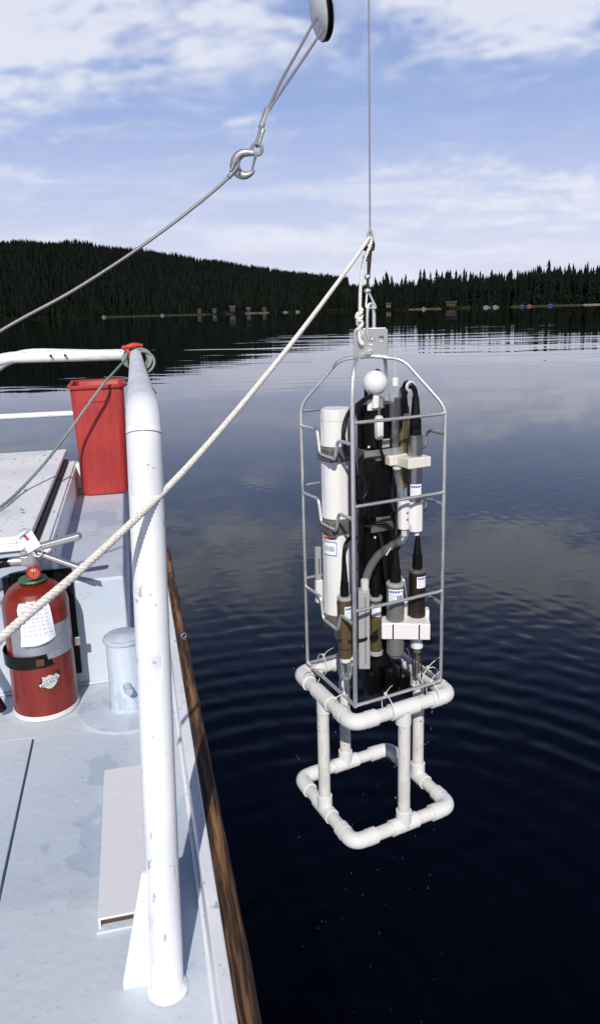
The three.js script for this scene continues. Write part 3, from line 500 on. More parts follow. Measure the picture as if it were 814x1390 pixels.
    mesh('seal_strip', sweep([V(0.006, 0.445, 0.022), V(0.012, 0.432, 0.024), V(0.016, 0.42, 0.022)], 0.0022, 8), M.fitting, t); }
  // discharge hose to the left, hanging down along the side
  const h = part('hose', t);
  mesh('hose_tube', sweep(spline([V(-0.046, 0.404, 0), V(-0.085, 0.400, 0.002), V(-0.145, 0.37, 0.005), V(-0.175, 0.30, 0.01), V(-0.165, 0.18, 0.02), V(-0.12, 0.06, 0.03), V(-0.105, 0.02, 0.03)], 40), 0.0125, 14), M.rubber, h);
  { const g = new THREE.CylinderGeometry(0.0125, 0.0125, 0.032, 20); g.rotateZ(Math.PI / 2); g.translate(-0.036, 0.404, 0); mesh('ferrule', g, M.alu, h); }
  // inspection tag: paper, curled at its lower corner
  const paper = ctex(256, 384, (x, w, hh) => { x.fillStyle = '#e3e4ea'; x.fillRect(0, 0, w, hh); x.strokeStyle = 'rgba(95,100,120,.75)'; x.lineWidth = 2; for (let i = 0; i < 18; i++) { const y = 70 + i * 16; x.beginPath(); x.moveTo(20, y); x.lineTo(w - 20, y); x.stroke(); if (i % 2 === 0) { x.fillStyle = 'rgba(50,55,80,.75)'; for (let k = 0; k < 6; k++) x.fillRect(24 + k * 36, y - 10, 10 + 20 * hash(i, k, 77), 4); } } x.fillStyle = '#7a3a2a'; x.beginPath(); x.arc(w / 2, 34, 14, 0, 7); x.fill(); });
  { const N = 10, Mm = 14, g = new THREE.PlaneGeometry(1, 1, N, Mm), p = g.attributes.position;
    for (let i = 0; i < p.count; i++) { const a = p.getX(i) + 0.5, b = 0.5 - p.getY(i); // a across, b down
      const wv = 0.074, hv = 0.118, th = 0.02 + (a - 0.5) * wv / r + 0.15 * b, curl = Math.pow(clamp((b - 0.55) / 0.45), 2) * (1 - a) * 0.02; const low = b - (1 - a) * 0.0 - (b > 0.7 ? 0.12 * (b - 0.7) / 0.3 * (0.5 - Math.abs(a - 0.35)) * -1 : 0);
      const rr = (b < 0.32 ? lerp(0.052, r + 0.004, sstep(0, 0.32, b)) : r + 0.004) + curl + 0.002 * Math.sin(a * 7 + b * 3); p.setXYZ(i, Math.sin(th) * rr, 0.338 - low * hv, Math.cos(th) * rr + 0.0); }
    g.computeVertexNormals(); mesh('inspection_tag', g, std({ map: paper, side: THREE.DoubleSide, roughness: 0.85 }), t); }
  // maker's shield: pointed top corners, banner across it
  { const tx = ctex(256, 256, (x) => { x.fillStyle = '#101014'; x.fillRect(0, 0, 256, 256); x.fillStyle = '#b9c0b4'; x.beginPath(); x.moveTo(44, 40); x.quadraticCurveTo(84, 66, 128, 30); x.quadraticCurveTo(172, 66, 214, 30); x.quadraticCurveTo(200, 92, 214, 130); x.quadraticCurveTo(206, 196, 128, 226); x.quadraticCurveTo(50, 204, 42, 136); x.quadraticCurveTo(58, 92, 44, 40); x.fill();
      x.save(); x.translate(128, 128); x.rotate(-0.42); x.fillStyle = '#17171c'; x.fillRect(-126, -34, 252, 66); x.fillStyle = '#ccd0d6'; x.fillRect(-120, -28, 240, 54); x.fillStyle = '#1d2045'; x.font = 'bold 48px sans-serif'; x.textAlign = 'center'; x.textBaseline = 'middle'; x.fillText('BUCKEYE', 0, 2, 224); x.restore(); });
    const out = [[-0.34, 0.36], [-0.15, 0.27], [0, 0.40], [0.18, 0.27], [0.36, 0.50], [0.50, 0.42], [0.44, 0.13], [0.36, 0.05], [0.34, -0.22], [0.0, -0.42], [-0.3, -0.30], [-0.36, -0.16], [-0.5, -0.33], [-0.46, -0.02], [-0.34, 0.1]];
    const inside = (x, y) => { let c = false; for (let i = 0, j = out.length - 1; i < out.length; j = i++) if ((out[i][1] > y) !== (out[j][1] > y) && x < (out[j][0] - out[i][0]) * (y - out[i][1]) / (out[j][1] - out[i][1]) + out[i][0]) c = !c; return c; };
    const N = 48, pos = [], uv = []; const put = (a, b) => { const th = 0.30 + a * 0.056 / r, rr = r + 0.0012; pos.push(Math.sin(th) * rr, 0.106 + b * 0.05, Math.cos(th) * rr); uv.push(a + 0.5, b + 0.5); };
    for (let i = 0; i < N; i++) for (let j = 0; j < N; j++) { const a0 = -0.52 + 1.04 * i / N, b0 = -0.52 + 1.04 * j / N, d = 1.04 / N; if (!inside(a0 + d / 2, b0 + d / 2)) continue; put(a0, b0); put(a0 + d, b0); put(a0 + d, b0 + d); put(a0, b0); put(a0 + d, b0 + d); put(a0, b0 + d); }
    const g = new THREE.BufferGeometry(); g.setAttribute('position', new THREE.Float32BufferAttribute(pos, 3)); g.setAttribute('uv', new THREE.Float32BufferAttribute(uv, 2)); g.computeVertexNormals(); mesh('shield_sticker', g, std({ map: tx, roughness: 0.35, side: THREE.DoubleSide }), t); }
}

// ------------------------------------------------------------------ red bin
{
  const t = thing('waste_bin', 'red plastic rectangular bin standing on the raised deck at the bow rail', 'bin', boatWorld(-0.123, 0.306, 3.03).toArray(), HEAD);
  const rr = (w, d, r) => { const s = []; for (const [sx, sz, a0] of [[1, 1, 0], [-1, 1, 1], [-1, -1, 2], [1, -1, 3]]) for (let k = 0; k <= 6; k++) { const a = (a0 + k / 6) * Math.PI / 2; s.push([sx * (w / 2 - r) + r * Math.cos(a), sz * (d / 2 - r) + r * Math.sin(a)]); } return s; };
  const loft = (rings) => { const pos = [], uv = [], idx = []; const m = rings[0].s.length; let per = 0, acc = 0; rings.forEach((g, j) => { if (j) acc += Math.abs(g.y - rings[j - 1].y) + 0.002; per = 0; g.s.forEach(([a, b], k) => { if (k) per += Math.hypot(a - g.s[k - 1][0], b - g.s[k - 1][1]); pos.push(a, g.y, b); uv.push(per, acc); }); }); for (let j = 0; j < rings.length - 1; j++) for (let k = 0; k < m; k++) { const a = j * m + k, b = j * m + (k + 1) % m, c = a + m, d = b + m; idx.push(a, c, b, b, c, d); } const f = (j, up) => { const c = pos.length / 3; pos.push(0, rings[j].y, 0); uv.push(0, 0); for (let k = 0; k < m; k++) { const a = j * m + k, b = j * m + (k + 1) % m; up ? idx.push(c, b, a) : idx.push(c, a, b); } }; f(0, false); f(rings.length - 1, true); const g = new THREE.BufferGeometry(); g.setAttribute('position', new THREE.Float32BufferAttribute(pos, 3)); g.setAttribute('uv', new THREE.Float32BufferAttribute(uv, 2)); g.setIndex(idx); g.computeVertexNormals(); return toCreasedNormals(g, 0.7); };
  const S = (f, o = 0) => rr(lerp(0.172, 0.200, f) + o, lerp(0.21, 0.265, f) + o, 0.028 + o * 0.3);
  mesh('bin_body', loft([{ y: 0.001, s: S(0, -0.012) }, { y: 0.007, s: S(0) }, { y: 0.2, s: S(0.46) }, { y: 0.425, s: S(0.97) }, { y: 0.432, s: S(1, -0.003) }, { y: 0.428, s: S(1, -0.01) }, { y: 0.02, s: S(0.02, -0.01) }]), M.bin, t);
  mesh('rim', loft([{ y: 0.423, s: S(1, 0.004) }, { y: 0.423, s: S(1, 0.015) }, { y: 0.426, s: S(1, 0.018) }, { y: 0.434, s: S(1, 0.017) }, { y: 0.4365, s: S(1, 0.012) }, { y: 0.434, s: S(1, -0.008) }, { y: 0.420, s: S(1, -0.0095) }].slice(0, 7)), M.bin, t);
  // punch the rim open: the two lids of the loft are replaced by a dark inner floor well below
  const rim = t.children[1], ix = rim.geometry.attributes.position; { const keep = [], p = ix.array, u = rim.geometry.attributes.uv.array, uu = []; for (let i = 0; i < ix.count; i += 3) { let c = false; for (let k = 0; k < 3; k++) if (Math.abs(p[(i + k) * 3]) < 1e-6 && Math.abs(p[(i + k) * 3 + 2]) < 1e-6) c = true; if (!c) for (let k = 0; k < 3; k++) { keep.push(p[(i + k) * 3], p[(i + k) * 3 + 1], p[(i + k) * 3 + 2]); uu.push(u[(i + k) * 2], u[(i + k) * 2 + 1]); } } const g = new THREE.BufferGeometry(); g.setAttribute('position', new THREE.Float32BufferAttribute(keep, 3)); g.setAttribute('uv', new THREE.Float32BufferAttribute(uu, 2)); g.computeVertexNormals(); rim.geometry = toCreasedNormals(g, 0.7); }
  mesh('moulded_panel', bx(-0.045, 0.045, 0.372, 0.402, 0.1285, 0.1325, 0.001), M.bin, t);
}

// ------------------------------------------------------------------ green painter line coiled on the bow rail
{
  const t = thing('green_line', 'thin grey green line coiled on the bow rail corner and led across the hatch', 'rope');
  const r = 0.0057, cb = boatWorld(0.032, 0.826, 3.34);
  const pts = [V(-0.98, 1.4515, -1.20), V(-0.9137, 1.4515, -1.7513), V(-0.8850, 1.4545, -2.1027), V(-0.8966, 1.4630, -2.3293), V(-0.8692, 1.5156, -2.4949), V(-0.8398, 1.5845, -2.6647), V(-0.7772, 1.6715, -2.7103), V(-0.7178, 1.7491, -2.7436), V(-0.7059, 1.7733, -2.8209), V(-0.7116, 1.7906, -2.9583), V(-0.7162, 1.8151, -3.1179), cb.clone().add(V(-0.012, 0.034, 0.0)), cb.clone().add(V(0.03, 0.02, 0.0))];
  mesh('line', laid(spline(pts, 260), r * 0.5, r * 0.56, 3, 0.034, 6), M.greenRope, t);
  const r8 = rng(5);
  for (let k = 0; k < 5; k++) { const n = 40, q = [], a0 = r8() * 6, R1 = 0.046 + 0.009 * r8(), R2 = 0.048 + 0.009 * r8(), ox = 0.012 + (k - 1.6) * 0.009, oy = -0.012 - 0.006 * k * r8(); for (let i = 0; i <= n; i++) { const a = a0 + i / n * 2 * Math.PI; q.push(cb.clone().add(V(0.012 + ox + R1 * Math.cos(a), oy + R2 * 0.85 * Math.sin(a), 0.045 + 0.012 * Math.sin(a * 2 + k) + 0.006 * k))); } mesh('coil', sweep(q, r, 9), M.greenRope, t); }
  mesh('tape', [sweep(spline([cb.clone().add(V(-0.035, 0.034, 0.07)), cb.clone().add(V(-0.005, 0.040, 0.072)), cb.clone().add(V(0.025, 0.044, 0.06)), cb.clone().add(V(0.045, 0.040, 0.05))], 16), (q) => 0.010 - 0.002 * Math.sin(q * 9), 10), sweep(spline([cb.clone().add(V(-0.032, 0.030, 0.062)), cb.clone().add(V(-0.01, 0.018, 0.078)), cb.clone().add(V(0.0, 0.002, 0.076))], 10), 0.007, 8)], M.tape, t);
}

// ------------------------------------------------------------------ overhead hoist: cable, snap hook, cable to the block
const hookG = 'overhead hoist rigging';
{
  const low = thing('tag_cable', 'grey wire cable running from the snap hook down to the left edge', 'cable');
  mesh('wire', sweep(spline([V(-1.45, 1.36, -0.75), V(-0.85, 1.745, -1.13), V(-0.522, 1.976, -1.328), V(-0.398, 2.0445, -1.374), V(-0.268, 2.131, -1.434), V(-0.152, 2.221, -1.487), V(-0.113, 2.257, -1.506), V(-0.1035, 2.270, -1.513), V(-0.0985, 2.279, -1.517), V(-0.1025, 2.284, -1.522), V(-0.110, 2.278, -1.523), V(-0.117, 2.262, -1.516)], 120), 0.003, 9), M.cable, low);
  mesh('clamp', sweep([V(-0.121, 2.249, -1.502), V(-0.114, 2.257, -1.507)], 0.0046, 10), M.dullSteel, low);
  // hook, drawn in its own plane: 1 unit = 1.42 mm, x right, y up, origin at its eye
  const hk = thing('snap_hook', 'galvanised steel snap hook with spring latch hanging in front of the sky', 'hook', [-0.0665, 2.306, -1.540]);
  hk.lookAt(0, 2, 0); const s = 0.00142;
  const c = (x, y, z = 0) => V(x * s, y * s, z * s);
  { const e = new THREE.TorusGeometry(7.0 * s, 2.6 * s, 12, 32); mesh('eye', e, M.galv, hk);
    const pts = [c(-5, -5), c(-12, -4.5), c(-21, -5.5), c(-28, -11), c(-31, -20), c(-28, -28.5), c(-21, -33), c(-12, -32), c(-4, -26.5)], rr = [[0, 4.0], [0.15, 5.0], [0.3, 6.2], [0.5, 7.0], [0.65, 6.4], [0.8, 5.0], [0.93, 3.2], [1, 1.4]];
    mesh('hook_body', sweep(spline(pts, 60), (q) => table(rr, q) * s, 14), M.galv, hk);
    mesh('latch', [sweep([c(-2, -8.5, 1.6), c(-7.5, -26, 1.6)], (q) => (2.1 - 0.9 * q) * s, 10), sweep([c(-2, -8.5, -1.6), c(-7.5, -26, -1.6)], (q) => (2.1 - 0.9 * q) * s, 10)], M.dullSteel, hk);
    const pin = new THREE.CylinderGeometry(1.4 * s, 1.4 * s, 9 * s, 10); pin.rotateX(Math.PI / 2); pin.translate(-2 * s, -9.5 * s, 0); mesh('latch_pin', pin, M.dullSteel, hk); }
  const up = thing('hoist_cable', 'doubled grey wire cable rising from the hook eye to the pulley block', 'cable');
  const n = V(-0.95, -0.20, 0.24).normalize();
  mesh('wire', sweep(spline([V(0.0743, 2.6382, -1.7936), V(0.0580, 2.6006, -1.7542), V(0.0194, 2.5218, -1.6899), V(-0.0161, 2.4509, -1.6326), V(-0.0430, 2.3890, -1.5896), V(-0.0555, 2.358, -1.570), V(-0.0625, 2.334, -1.556), V(-0.0675, 2.318, -1.548), V(-0.0655, 2.3105, -1.541), V(-0.0605, 2.318, -1.545), V(-0.058, 2.335, -1.554), V(-0.0525, 2.358, -1.568)], 120), 0.0029, 9), M.cable, up);
  mesh('wire', sweep(spline([V(-0.0525, 2.357, -1.569), V(-0.0416, 2.3856, -1.5868), V(-0.0174, 2.4249, -1.6112), V(0.0229, 2.4888, -1.6587), V(0.0651, 2.5570, -1.7083), V(0.0734, 2.5710, -1.7177)], 60), 0.0029, 9), M.cable, up);
  mesh('ferrule', sweep([V(-0.0575, 2.350, -1.566), V(-0.0445, 2.388, -1.589)], 0.0062, 14), M.steel, up);
  mesh('thimble', sweep(spline([V(-0.0535, 2.344, -1.556), V(-0.061, 2.325, -1.549), V(-0.0655, 2.313, -1.542), V(-0.063, 2.314, -1.542), V(-0.0585, 2.328, -1.549), V(-0.0525, 2.344, -1.557)], 30), 0.0038, 8), M.galv, up);
  const bl = thing('pulley_block', 'white cheeked pulley block with dark sheave at the top edge', 'pulley', [0.0721, 2.6158, -1.7423]);
  bl.quaternion.setFromUnitVectors(V(0, 1, 0), n);
  const disc = (r, y0, y1) => lathe([[0.0001, y0], [r - 0.003, y0], [r, y0 + 0.002], [r, y1 - 0.002], [r - 0.003, y1], [0.0001, y1]], 48);
  mesh('cheek_plate', disc(0.056, 0.0052, 0.009), M.white, bl);
  mesh('sheave', lathe([[0.0001, -0.005], [0.058, -0.005], [0.059, -0.0035], [0.0505, -0.001], [0.0505, 0.001], [0.059, 0.0035], [0.058, 0.005], [0.0001, 0.005]], 48), M.rubber, bl);
  mesh('cheek_plate', disc(0.054, -0.0095, -0.006), M.galv, bl);
  mesh('axle', disc(0.010, -0.012, 0.0088), M.dullSteel, bl);
}

// ------------------------------------------------------------------ lifting wire, swivel, link, white tag line
const CX = 0.2093, CZ = -2.1119, CB = 0.8888;
{
  const t = thing('lifting_wire', 'thin vertical steel wire holding the instrument cage over the lake', 'cable', [CX, 2.2, CZ]);
  mesh('wire', sweep([V(0, -0.02, 0), V(-0.0005, 1.2, 0), V(-0.001, 3.2, 0)], 0.0023, 8), M.cable, t);
  mesh('eye_thimble', sweep(spline([V(0, 0.012, 0), V(-0.007, -0.008, 0.002), V(-0.006, -0.026, 0.003), V(0.001, -0.032, 0.003), V(0.008, -0.024, 0.002), V(0.006, -0.006, 0), V(0, 0.012, 0)], 40), 0.0026, 8), M.galv, t);
  const sw = thing('swivel', 'dark swivel with steel balls between the lifting wire and the link', 'swivel', [CX - 0.002, 2.0, CZ]);
  mesh('shackle', [sweep(spline([V(-0.009, 0.158, 0), V(-0.01, 0.172, 0.004), V(0.001, 0.181, 0.004), V(0.010, 0.170, 0.003), V(0.009, 0.155, 0)], 20), 0.005, 9), sweep([V(-0.016, 0.157, 0.0), V(0.013, 0.157, 0)], 0.0055, 10)], M.darkSteel, sw);
  mesh('shank', sweep([V(0.001, 0.158, 0), V(-0.001, 0.12, 0), V(-0.003, 0.085, 0)], (q) => 0.007 - 0.0025 * q, 12), M.darkSteel, sw);
  mesh('wing_nut', [sweep([V(-0.018, 0.135, 0), V(0.002, 0.129, 0.0)], 0.003, 8), sweep([V(-0.012, 0.127, 0.006), V(0.0, 0.128, 0.0)], 0.003, 8)], M.dullSteel, sw);
  for (const [y, r] of [[0.083, 0.0095], [0.045, 0.0095]]) { const g = new THREE.SphereGeometry(r, 20, 14); g.scale(1, 0.85, 1); g.translate(-0.006, y, 0); mesh('ball', g, M.steel, sw); }
  mesh('spindle', sweep([V(-0.005, 0.082, 0), V(-0.005, 0.045, 0)], 0.004, 10), M.darkSteel, sw);
  mesh('bail', sweep(fillet([V(-0.007, 0.042, 0), V(-0.011, 0.004, 0.004), V(-0.009, -0.001, 0.006), V(0.016, -0.003, -0.002), V(0.017, 0.001, -0.002), V(-0.003, 0.042, 0)], 0.004, 5), 0.0031, 9), M.steel, sw);
  const lk = thing('lifting_link', 'oval steel link joining the swivel to the lifting plate', 'link', [CX, 1.9, CZ], 0.5);
  const oval = (w, h, y, r) => { const q = []; for (let i = 0; i <= 48; i++) { const a = i / 48 * 2 * Math.PI; q.push(V(w * Math.sign(Math.cos(a)) * Math.pow(Math.abs(Math.cos(a)), 0.7), y + h * Math.sign(Math.sin(a)) * Math.pow(Math.abs(Math.sin(a)), 0.85), 0)); } return sweep(q, r, 10, false); };
  mesh('ring', oval(0.0115, 0.050, 0.06, 0.0042), M.steel, lk);
  const g2 = mesh('gate', sweep([V(0.0115, 0.035, 0), V(0.0115, 0.085, 0)], 0.0052, 12), M.steel, lk);
  // tag line: from the lower left over the rail to the swivel's top, then down to a knot on the plate
  const tl = thing('tag_line', 'thick white laid rope running from the lower left up to the cage swivel', 'rope');
  const pts = [V(-0.3200, 1.6739, -0.6760), V(-0.3112, 1.6790, -0.6999), V(-0.2953, 1.6882, -0.7431), V(-0.2699, 1.7011, -0.8116), V(-0.2165, 1.7361, -0.9570), V(-0.1642, 1.7769, -1.1002), V(-0.0327, 1.9078, -1.4652), V(0.1297, 2.0906, -1.9192), V(0.196, 2.171, -2.085)];
  mesh('rope', laid(spline(pts, 760), 0.0023, 0.0031, 3, 0.022, 8), M.rope, tl);
  const down = [V(0.196, 2.171, -2.085), V(0.206, 2.184, -2.102), V(0.212, 2.182, -2.108), V(0.2085, 2.165, -2.10), V(0.199, 2.135, -2.098), V(0.1925, 2.115, -2.098), V(0.186, 2.07, -2.098), V(0.1835, 2.02, -2.10), V(0.183, 1.99, -2.10)];
  mesh('rope', laid(spline(down.map((p, i) => (i > 3 ? p.clone().add(V(-0.004, 0, 0)) : p)), 220), 0.0022, 0.0027, 3, 0.026, 8), M.rope, tl);
  const kn = []; for (let i = 0; i <= 90; i++) { const f = i / 90, a = f * 2 * Math.PI * 3.4; kn.push(V(0.182 + (0.0068 + 0.003 * Math.sin(a * 0.63)) * Math.cos(a) + 0.003 * Math.sin(a * 0.41), 1.990 - 0.044 * f + 0.006 * Math.cos(a * 1.3), -2.101 + 0.0075 * Math.sin(a))); }
  mesh('knot', laid(kn.map((p) => p.clone().add(V(-0.005, 0, 0))), 0.0024, 0.0029, 3, 0.028, 7), M.rope, tl);
  mesh('loop', laid(spline([V(0.179, 1.95, -2.10), V(0.176, 1.925, -2.096), V(0.179, 1.906, -2.096), V(0.185, 1.899, -2.10), V(0.187, 1.906, -2.12), V(0.186, 1.93, -2.112), V(0.183, 1.95, -2.106)], 80), 0.0024, 0.0027, 3, 0.026, 7), M.rope, tl);
}

// ------------------------------------------------------------------ the instrument cage: local origin under its PVC stand
{
  const LIFT = 0.45, t = thing('instrument_cage', 'steel tube cage packed with water quality probes on a white PVC pipe stand', 'instrument cage', [CX, CB - LIFT, CZ], 26.2 * D2R);
  const Q = (x, h, z) => V(x, h + LIFT, z), TH = -31.9 * D2R, r0 = 0.0052;
  const C = (x, z, h0, h1, ra, rb, n) => cyl(x, z, h0 + LIFT, h1 + LIFT, ra, rb === undefined ? ra : rb, n);
  const tube = (name, pts, r, m = M.steel, parent = t, fr = 0.012, sides = 12) => mesh(name, sweep(fillet(pts, fr, 7), r, sides), m, parent);
  const S = 0.15;
  // frame: two hoops crossing at the top, rings, jogged bars, bottom ring
  tube('hoop', [Q(-S, -0.004, S), Q(-S, 0.985, S), Q(0.0, 0.990, 0.0), Q(S, 0.985, -S), Q(S, -0.004, -S)], 0.0060, M.steel, t, [0.125, 0.02, 0.125]);
  tube('hoop', [Q(-S, -0.004, -S), Q(-S, 0.835, -S), Q(-0.065, 0.968, -0.065), Q(0, 0.977, 0), Q(0.065, 0.968, 0.065), Q(S, 0.835, S), Q(S, -0.004, S)], r0, M.steel, t, [0.03, 0.03, 0.01, 0.03, 0.03]);
  for (const h of [0.817, 0.590, 0.290]) for (const z of [S, -S]) tube('ring_bar', [Q(-S, h, z), Q(S, h, z)], 0.0048);
  for (const h of [0.772, 0.566, 0.262]) for (const x of [-S, S]) tube('jogged_bar', [Q(x, h, -S), Q(x, h + 0.002, -0.05), Q(x, h - 0.066, -0.035), Q(x, h - 0.068, 0.055), Q(x, h - 0.012, 0.07), Q(x, h - 0.012, S)], 0.0049, M.steel, t, 0.016);
  for (const [a, b] of [[[-S, S], [S, S]], [[S, S], [S, -S]], [[S, -S], [-S, -S]], [[-S, -S], [-S, S]]]) tube('bottom_bar', [Q(a[0], 0, a[1]), Q(b[0], 0, b[1])], 0.0050);
  // lifting plate across the top, two holes
  { const sh = poly([[-0.047, 0], [0.047, 0], [0.047, 0.074], [0.041, 0.08], [-0.041, 0.08], [-0.047, 0.074]]); for (const [x, y, r] of [[-0.026, 0.045, 0.009], [0.002, 0.046, 0.011], [0.03, 0.052, 0.008]]) { const p = new THREE.Path(); p.absarc(x, y, r, 0, 6.2832, true); sh.holes.push(p); }
    const g = slab(sh, 0.008, 0.0012); g.translate(0, 0, -0.004); g.rotateY(TH); g.translate(0, 0.974 + LIFT, 0); mesh('lifting_plate', boxUV(g), M.alu, t); }
  const label = (x, z, r, h0, h1, dth, len, parent, tex) => { const g = new THREE.CylinderGeometry(r + 0.0006, r + 0.0006, h1 - h0, 20, 1, true, TH + dth - len / 2, len); g.translate(x, (h0 + h1) / 2 + LIFT, z); mesh('label', g, std({ map: tex, roughness: 0.45, side: THREE.DoubleSide }), parent); };
  const stick = (seed, barcode) => ctex(256, 192, (x, w, h) => { x.fillStyle = '#eef0f4'; x.fillRect(0, 0, w, h); x.fillStyle = '#2a4fb0'; for (let i = 0; i < 4; i++) x.fillRect(20 + i * 44, 18, 34, 34); x.fillRect(196, 26, 40, 18); x.fillStyle = '#8f97ad'; for (let i = 0; i < 5; i++) x.fillRect(18, 72 + i * 22, 90 + 60 * hash(i, seed, 3), 7); if (barcode) { x.fillStyle = '#5a6072'; for (let i = 0; i < 16; i++) x.fillRect(142 + i * 6, 88, 2 + 3 * hash(i, seed, 8), 74); } });
  const L1 = stick(1, true), L2 = stick(2, false);
  // white main housing
  const hs = part('white_housing', t), hx = -0.099, hz = -0.034;
  mesh('tube', C(hx, hz, 0.20, 0.832, 0.0435, undefined, 40), M.white, hs);
  mesh('top_cap', C(hx, hz, 0.800, 0.8335, 0.0446, undefined, 40), M.white, hs);
  for (const h of [0.706, 0.492]) { mesh('clamp', [C(hx, hz, h - 0.022, h + 0.022, 0.0462, undefined, 40), bx(hx - 0.052, hx + 0.02, h - 0.019 + LIFT, h + 0.019 + LIFT, hz - 0.02, hz + 0.055, 0.004)], M.greyCap, hs); }
  mesh('bottom_cap', C(hx, hz, 0.170, 0.214, 0.0458, undefined, 40), M.greyCap, hs);
  mesh('drain_fitting', C(hx, hz + 0.01, 0.13, 0.17, 0.018), M.galv, hs);
  label(hx, hz, 0.0436, 0.452, 0.470, -0.55, 0.95, hs, ctex(128, 32, (x) => { x.fillStyle = '#b8442e'; x.fillRect(0, 0, 128, 32); x.fillStyle = '#e8d9cf'; for (let i = 0; i < 6; i++) x.fillRect(10 + i * 19, 11, 13, 9); }));
  label(hx, hz, 0.0436, 0.402, 0.446, -0.5, 1.05, hs, ctex(256, 160, (x, w, h) => { x.fillStyle = '#6f86c4'; x.fillRect(0, 0, w, h); x.fillStyle = '#eef0f4'; x.fillRect(14, 14, w - 28, h - 28); x.fillStyle = '#4a5a86'; for (let i = 0; i < 14; i++) x.fillRect(40 + i * 13, 52, 4 + 5 * hash(i, 2, 2), 58); }));
  // grey anode bar on the far left
  const an = part('anode', t); mesh('bar', bx(-0.141, -0.123, 0.225 + LIFT, 0.405 + LIFT, -0.103, -0.090, 0.003), M.lightGrey, an); mesh('holder', bx(-0.142, -0.120, 0.225 + LIFT, 0.30 + LIFT, -0.105, -0.087, 0.004), M.fitting, an); mesh('slot', bx(-0.134, -0.130, 0.32 + LIFT, 0.37 + LIFT, -0.0905, -0.0885, 0.0005), M.greyCap, an);
  // black main cylinder and its guard ribs
  const bk = part('black_housing', t); mesh('tube', C(0.022, -0.012, 0.06, 0.80, 0.053, undefined, 40), M.black, bk); mesh('end_cap', C(0.022, -0.012, 0.795, 0.842, 0.0555, undefined, 40), M.rubber, bk); mesh('end_cap', C(0.022, -0.012, 0.03, 0.075, 0.0555, undefined, 40), M.rubber, bk);
  for (const h of [0.695, 0.495]) { mesh('band', C(0.022, -0.012, h - 0.016, h + 0.016, 0.0550, undefined, 40), M.greyCap, bk); }
  for (const [h, a] of [[0.72, -0.9], [0.64, -0.75], [0.45, -0.6]]) { const g = new THREE.SphereGeometry(0.005, 10, 8); g.translate(0.022 + 0.056 * Math.sin(a), h + LIFT, -0.012 + 0.056 * Math.cos(a)); mesh('bolt', g, M.steel, bk); }
  const b2 = part('black_battery_case', t); mesh('tube', C(0.078, -0.052, 0.06, 0.80, 0.040, undefined, 32), M.black, b2); mesh('end_cap', C(0.078, -0.052, 0.795, 0.82, 0.042, undefined, 32), M.rubber, b2);
  for (const [x, z, h, r] of [[-0.02, 0.03, 0.03, 0.03], [0.035, 0.05, 0.035, 0.028], [0.075, 0.0, 0.025, 0.032], [0.02, -0.04, 0.028, 0.034], [0.085, 0.045, 0.0, 0.024]]) mesh('black_float', lathe([[0.0001, -0.05], [r * 0.8, -0.05], [r, -0.04], [r, h - 0.008], [r * 0.75, h], [0.0001, h + 0.002]], 24).translate(x, LIFT, z), M.black, t);
  const pm = part('pump', t); mesh('pump_body', C(-0.035, 0.045, 0.50, 0.66, 0.020, undefined, 24), M.black, pm); mesh('pump_head', C(-0.035, 0.045, 0.655, 0.685, 0.0225, undefined, 24), M.rubber, pm);
  const bar0 = mesh('mounting_bar', bx(-0.052, 0.08, 0.697 + LIFT, 0.715 + LIFT, 0.044, 0.05, 0.001), M.alu, t); 
  mesh('mounting_bar', bx(-0.03, 0.09, 0.47 + LIFT, 0.50 + LIFT, 0.043, 0.049, 0.001), M.dullSteel, t);
  // light sensor globe
  const gl = part('light_sensor', t); { const g = new THREE.SphereGeometry(0.0345, 40, 28); g.translate(-0.014, 0.906 + LIFT, 0.045); mesh('globe', g, M.white, gl); mesh('stem', C(-0.014, 0.045, 0.835, 0.876, 0.012), M.white, gl); mesh('bracket', bx(-0.036, 0.012, 0.828 + LIFT, 0.866 + LIFT, 0.036, 0.042, 0.002), M.white, gl); mesh('connector', C(0.0, 0.054, 0.835, 0.864, 0.009), M.dullSteel, gl); }
  { const p = part('white_float', t); const prof = []; for (let k = 0; k <= 8; k++) { const a = -Math.PI / 2 + k / 8 * Math.PI / 2; prof.push([0.0001 + 0.0125 * Math.cos(a), 0.7575 + 0.012 * Math.sin(a)]); } for (let k = 0; k <= 8; k++) { const a = k / 8 * Math.PI / 2; prof.push([0.0001 + 0.0125 * Math.cos(a), 0.805 + 0.012 * Math.sin(a)]); } const g = lathe(prof, 24, 1); g.translate(-0.012, LIFT, 0.062); mesh('capsule', g, M.white, p); mesh('pin', C(-0.012, 0.062, 0.815, 0.84, 0.004), M.greyCap, p); }
  // clear plumbing
  const cp = part('clear_tubing', t);
  const ctube = (pts, r, n = 40) => mesh('tube', sweep(spline(pts, n), r, 14, false), M.clear, cp);
  ctube([Q(0.042, 0.985, 0.061), Q(0.042, 0.95, 0.061), Q(0.042, 0.91, 0.061)], 0.0068, 8); ctube([Q(0.042, 0.90, 0.061), Q(0.042, 0.85, 0.061), Q(0.042, 0.80, 0.061)], 0.017, 8);
  ctube([Q(0.042, 0.80, 0.061), Q(0.042, 0.72, 0.062), Q(0.047, 0.64, 0.068), Q(0.055, 0.57, 0.085)], 0.0105, 30);
  ctube([Q(0.056, 0.475, 0.10), Q(0.038, 0.455, 0.105), Q(0.011, 0.438, 0.092), Q(-0.024, 0.412, 0.078), Q(-0.050, 0.376, 0.072), Q(-0.066, 0.34, 0.074), Q(-0.071, 0.305, 0.076)], 0.0118, 60);
  ctube([Q(0.03, 0.865, 0.055), Q(0.06, 0.865, 0.062)], 0.009, 6);
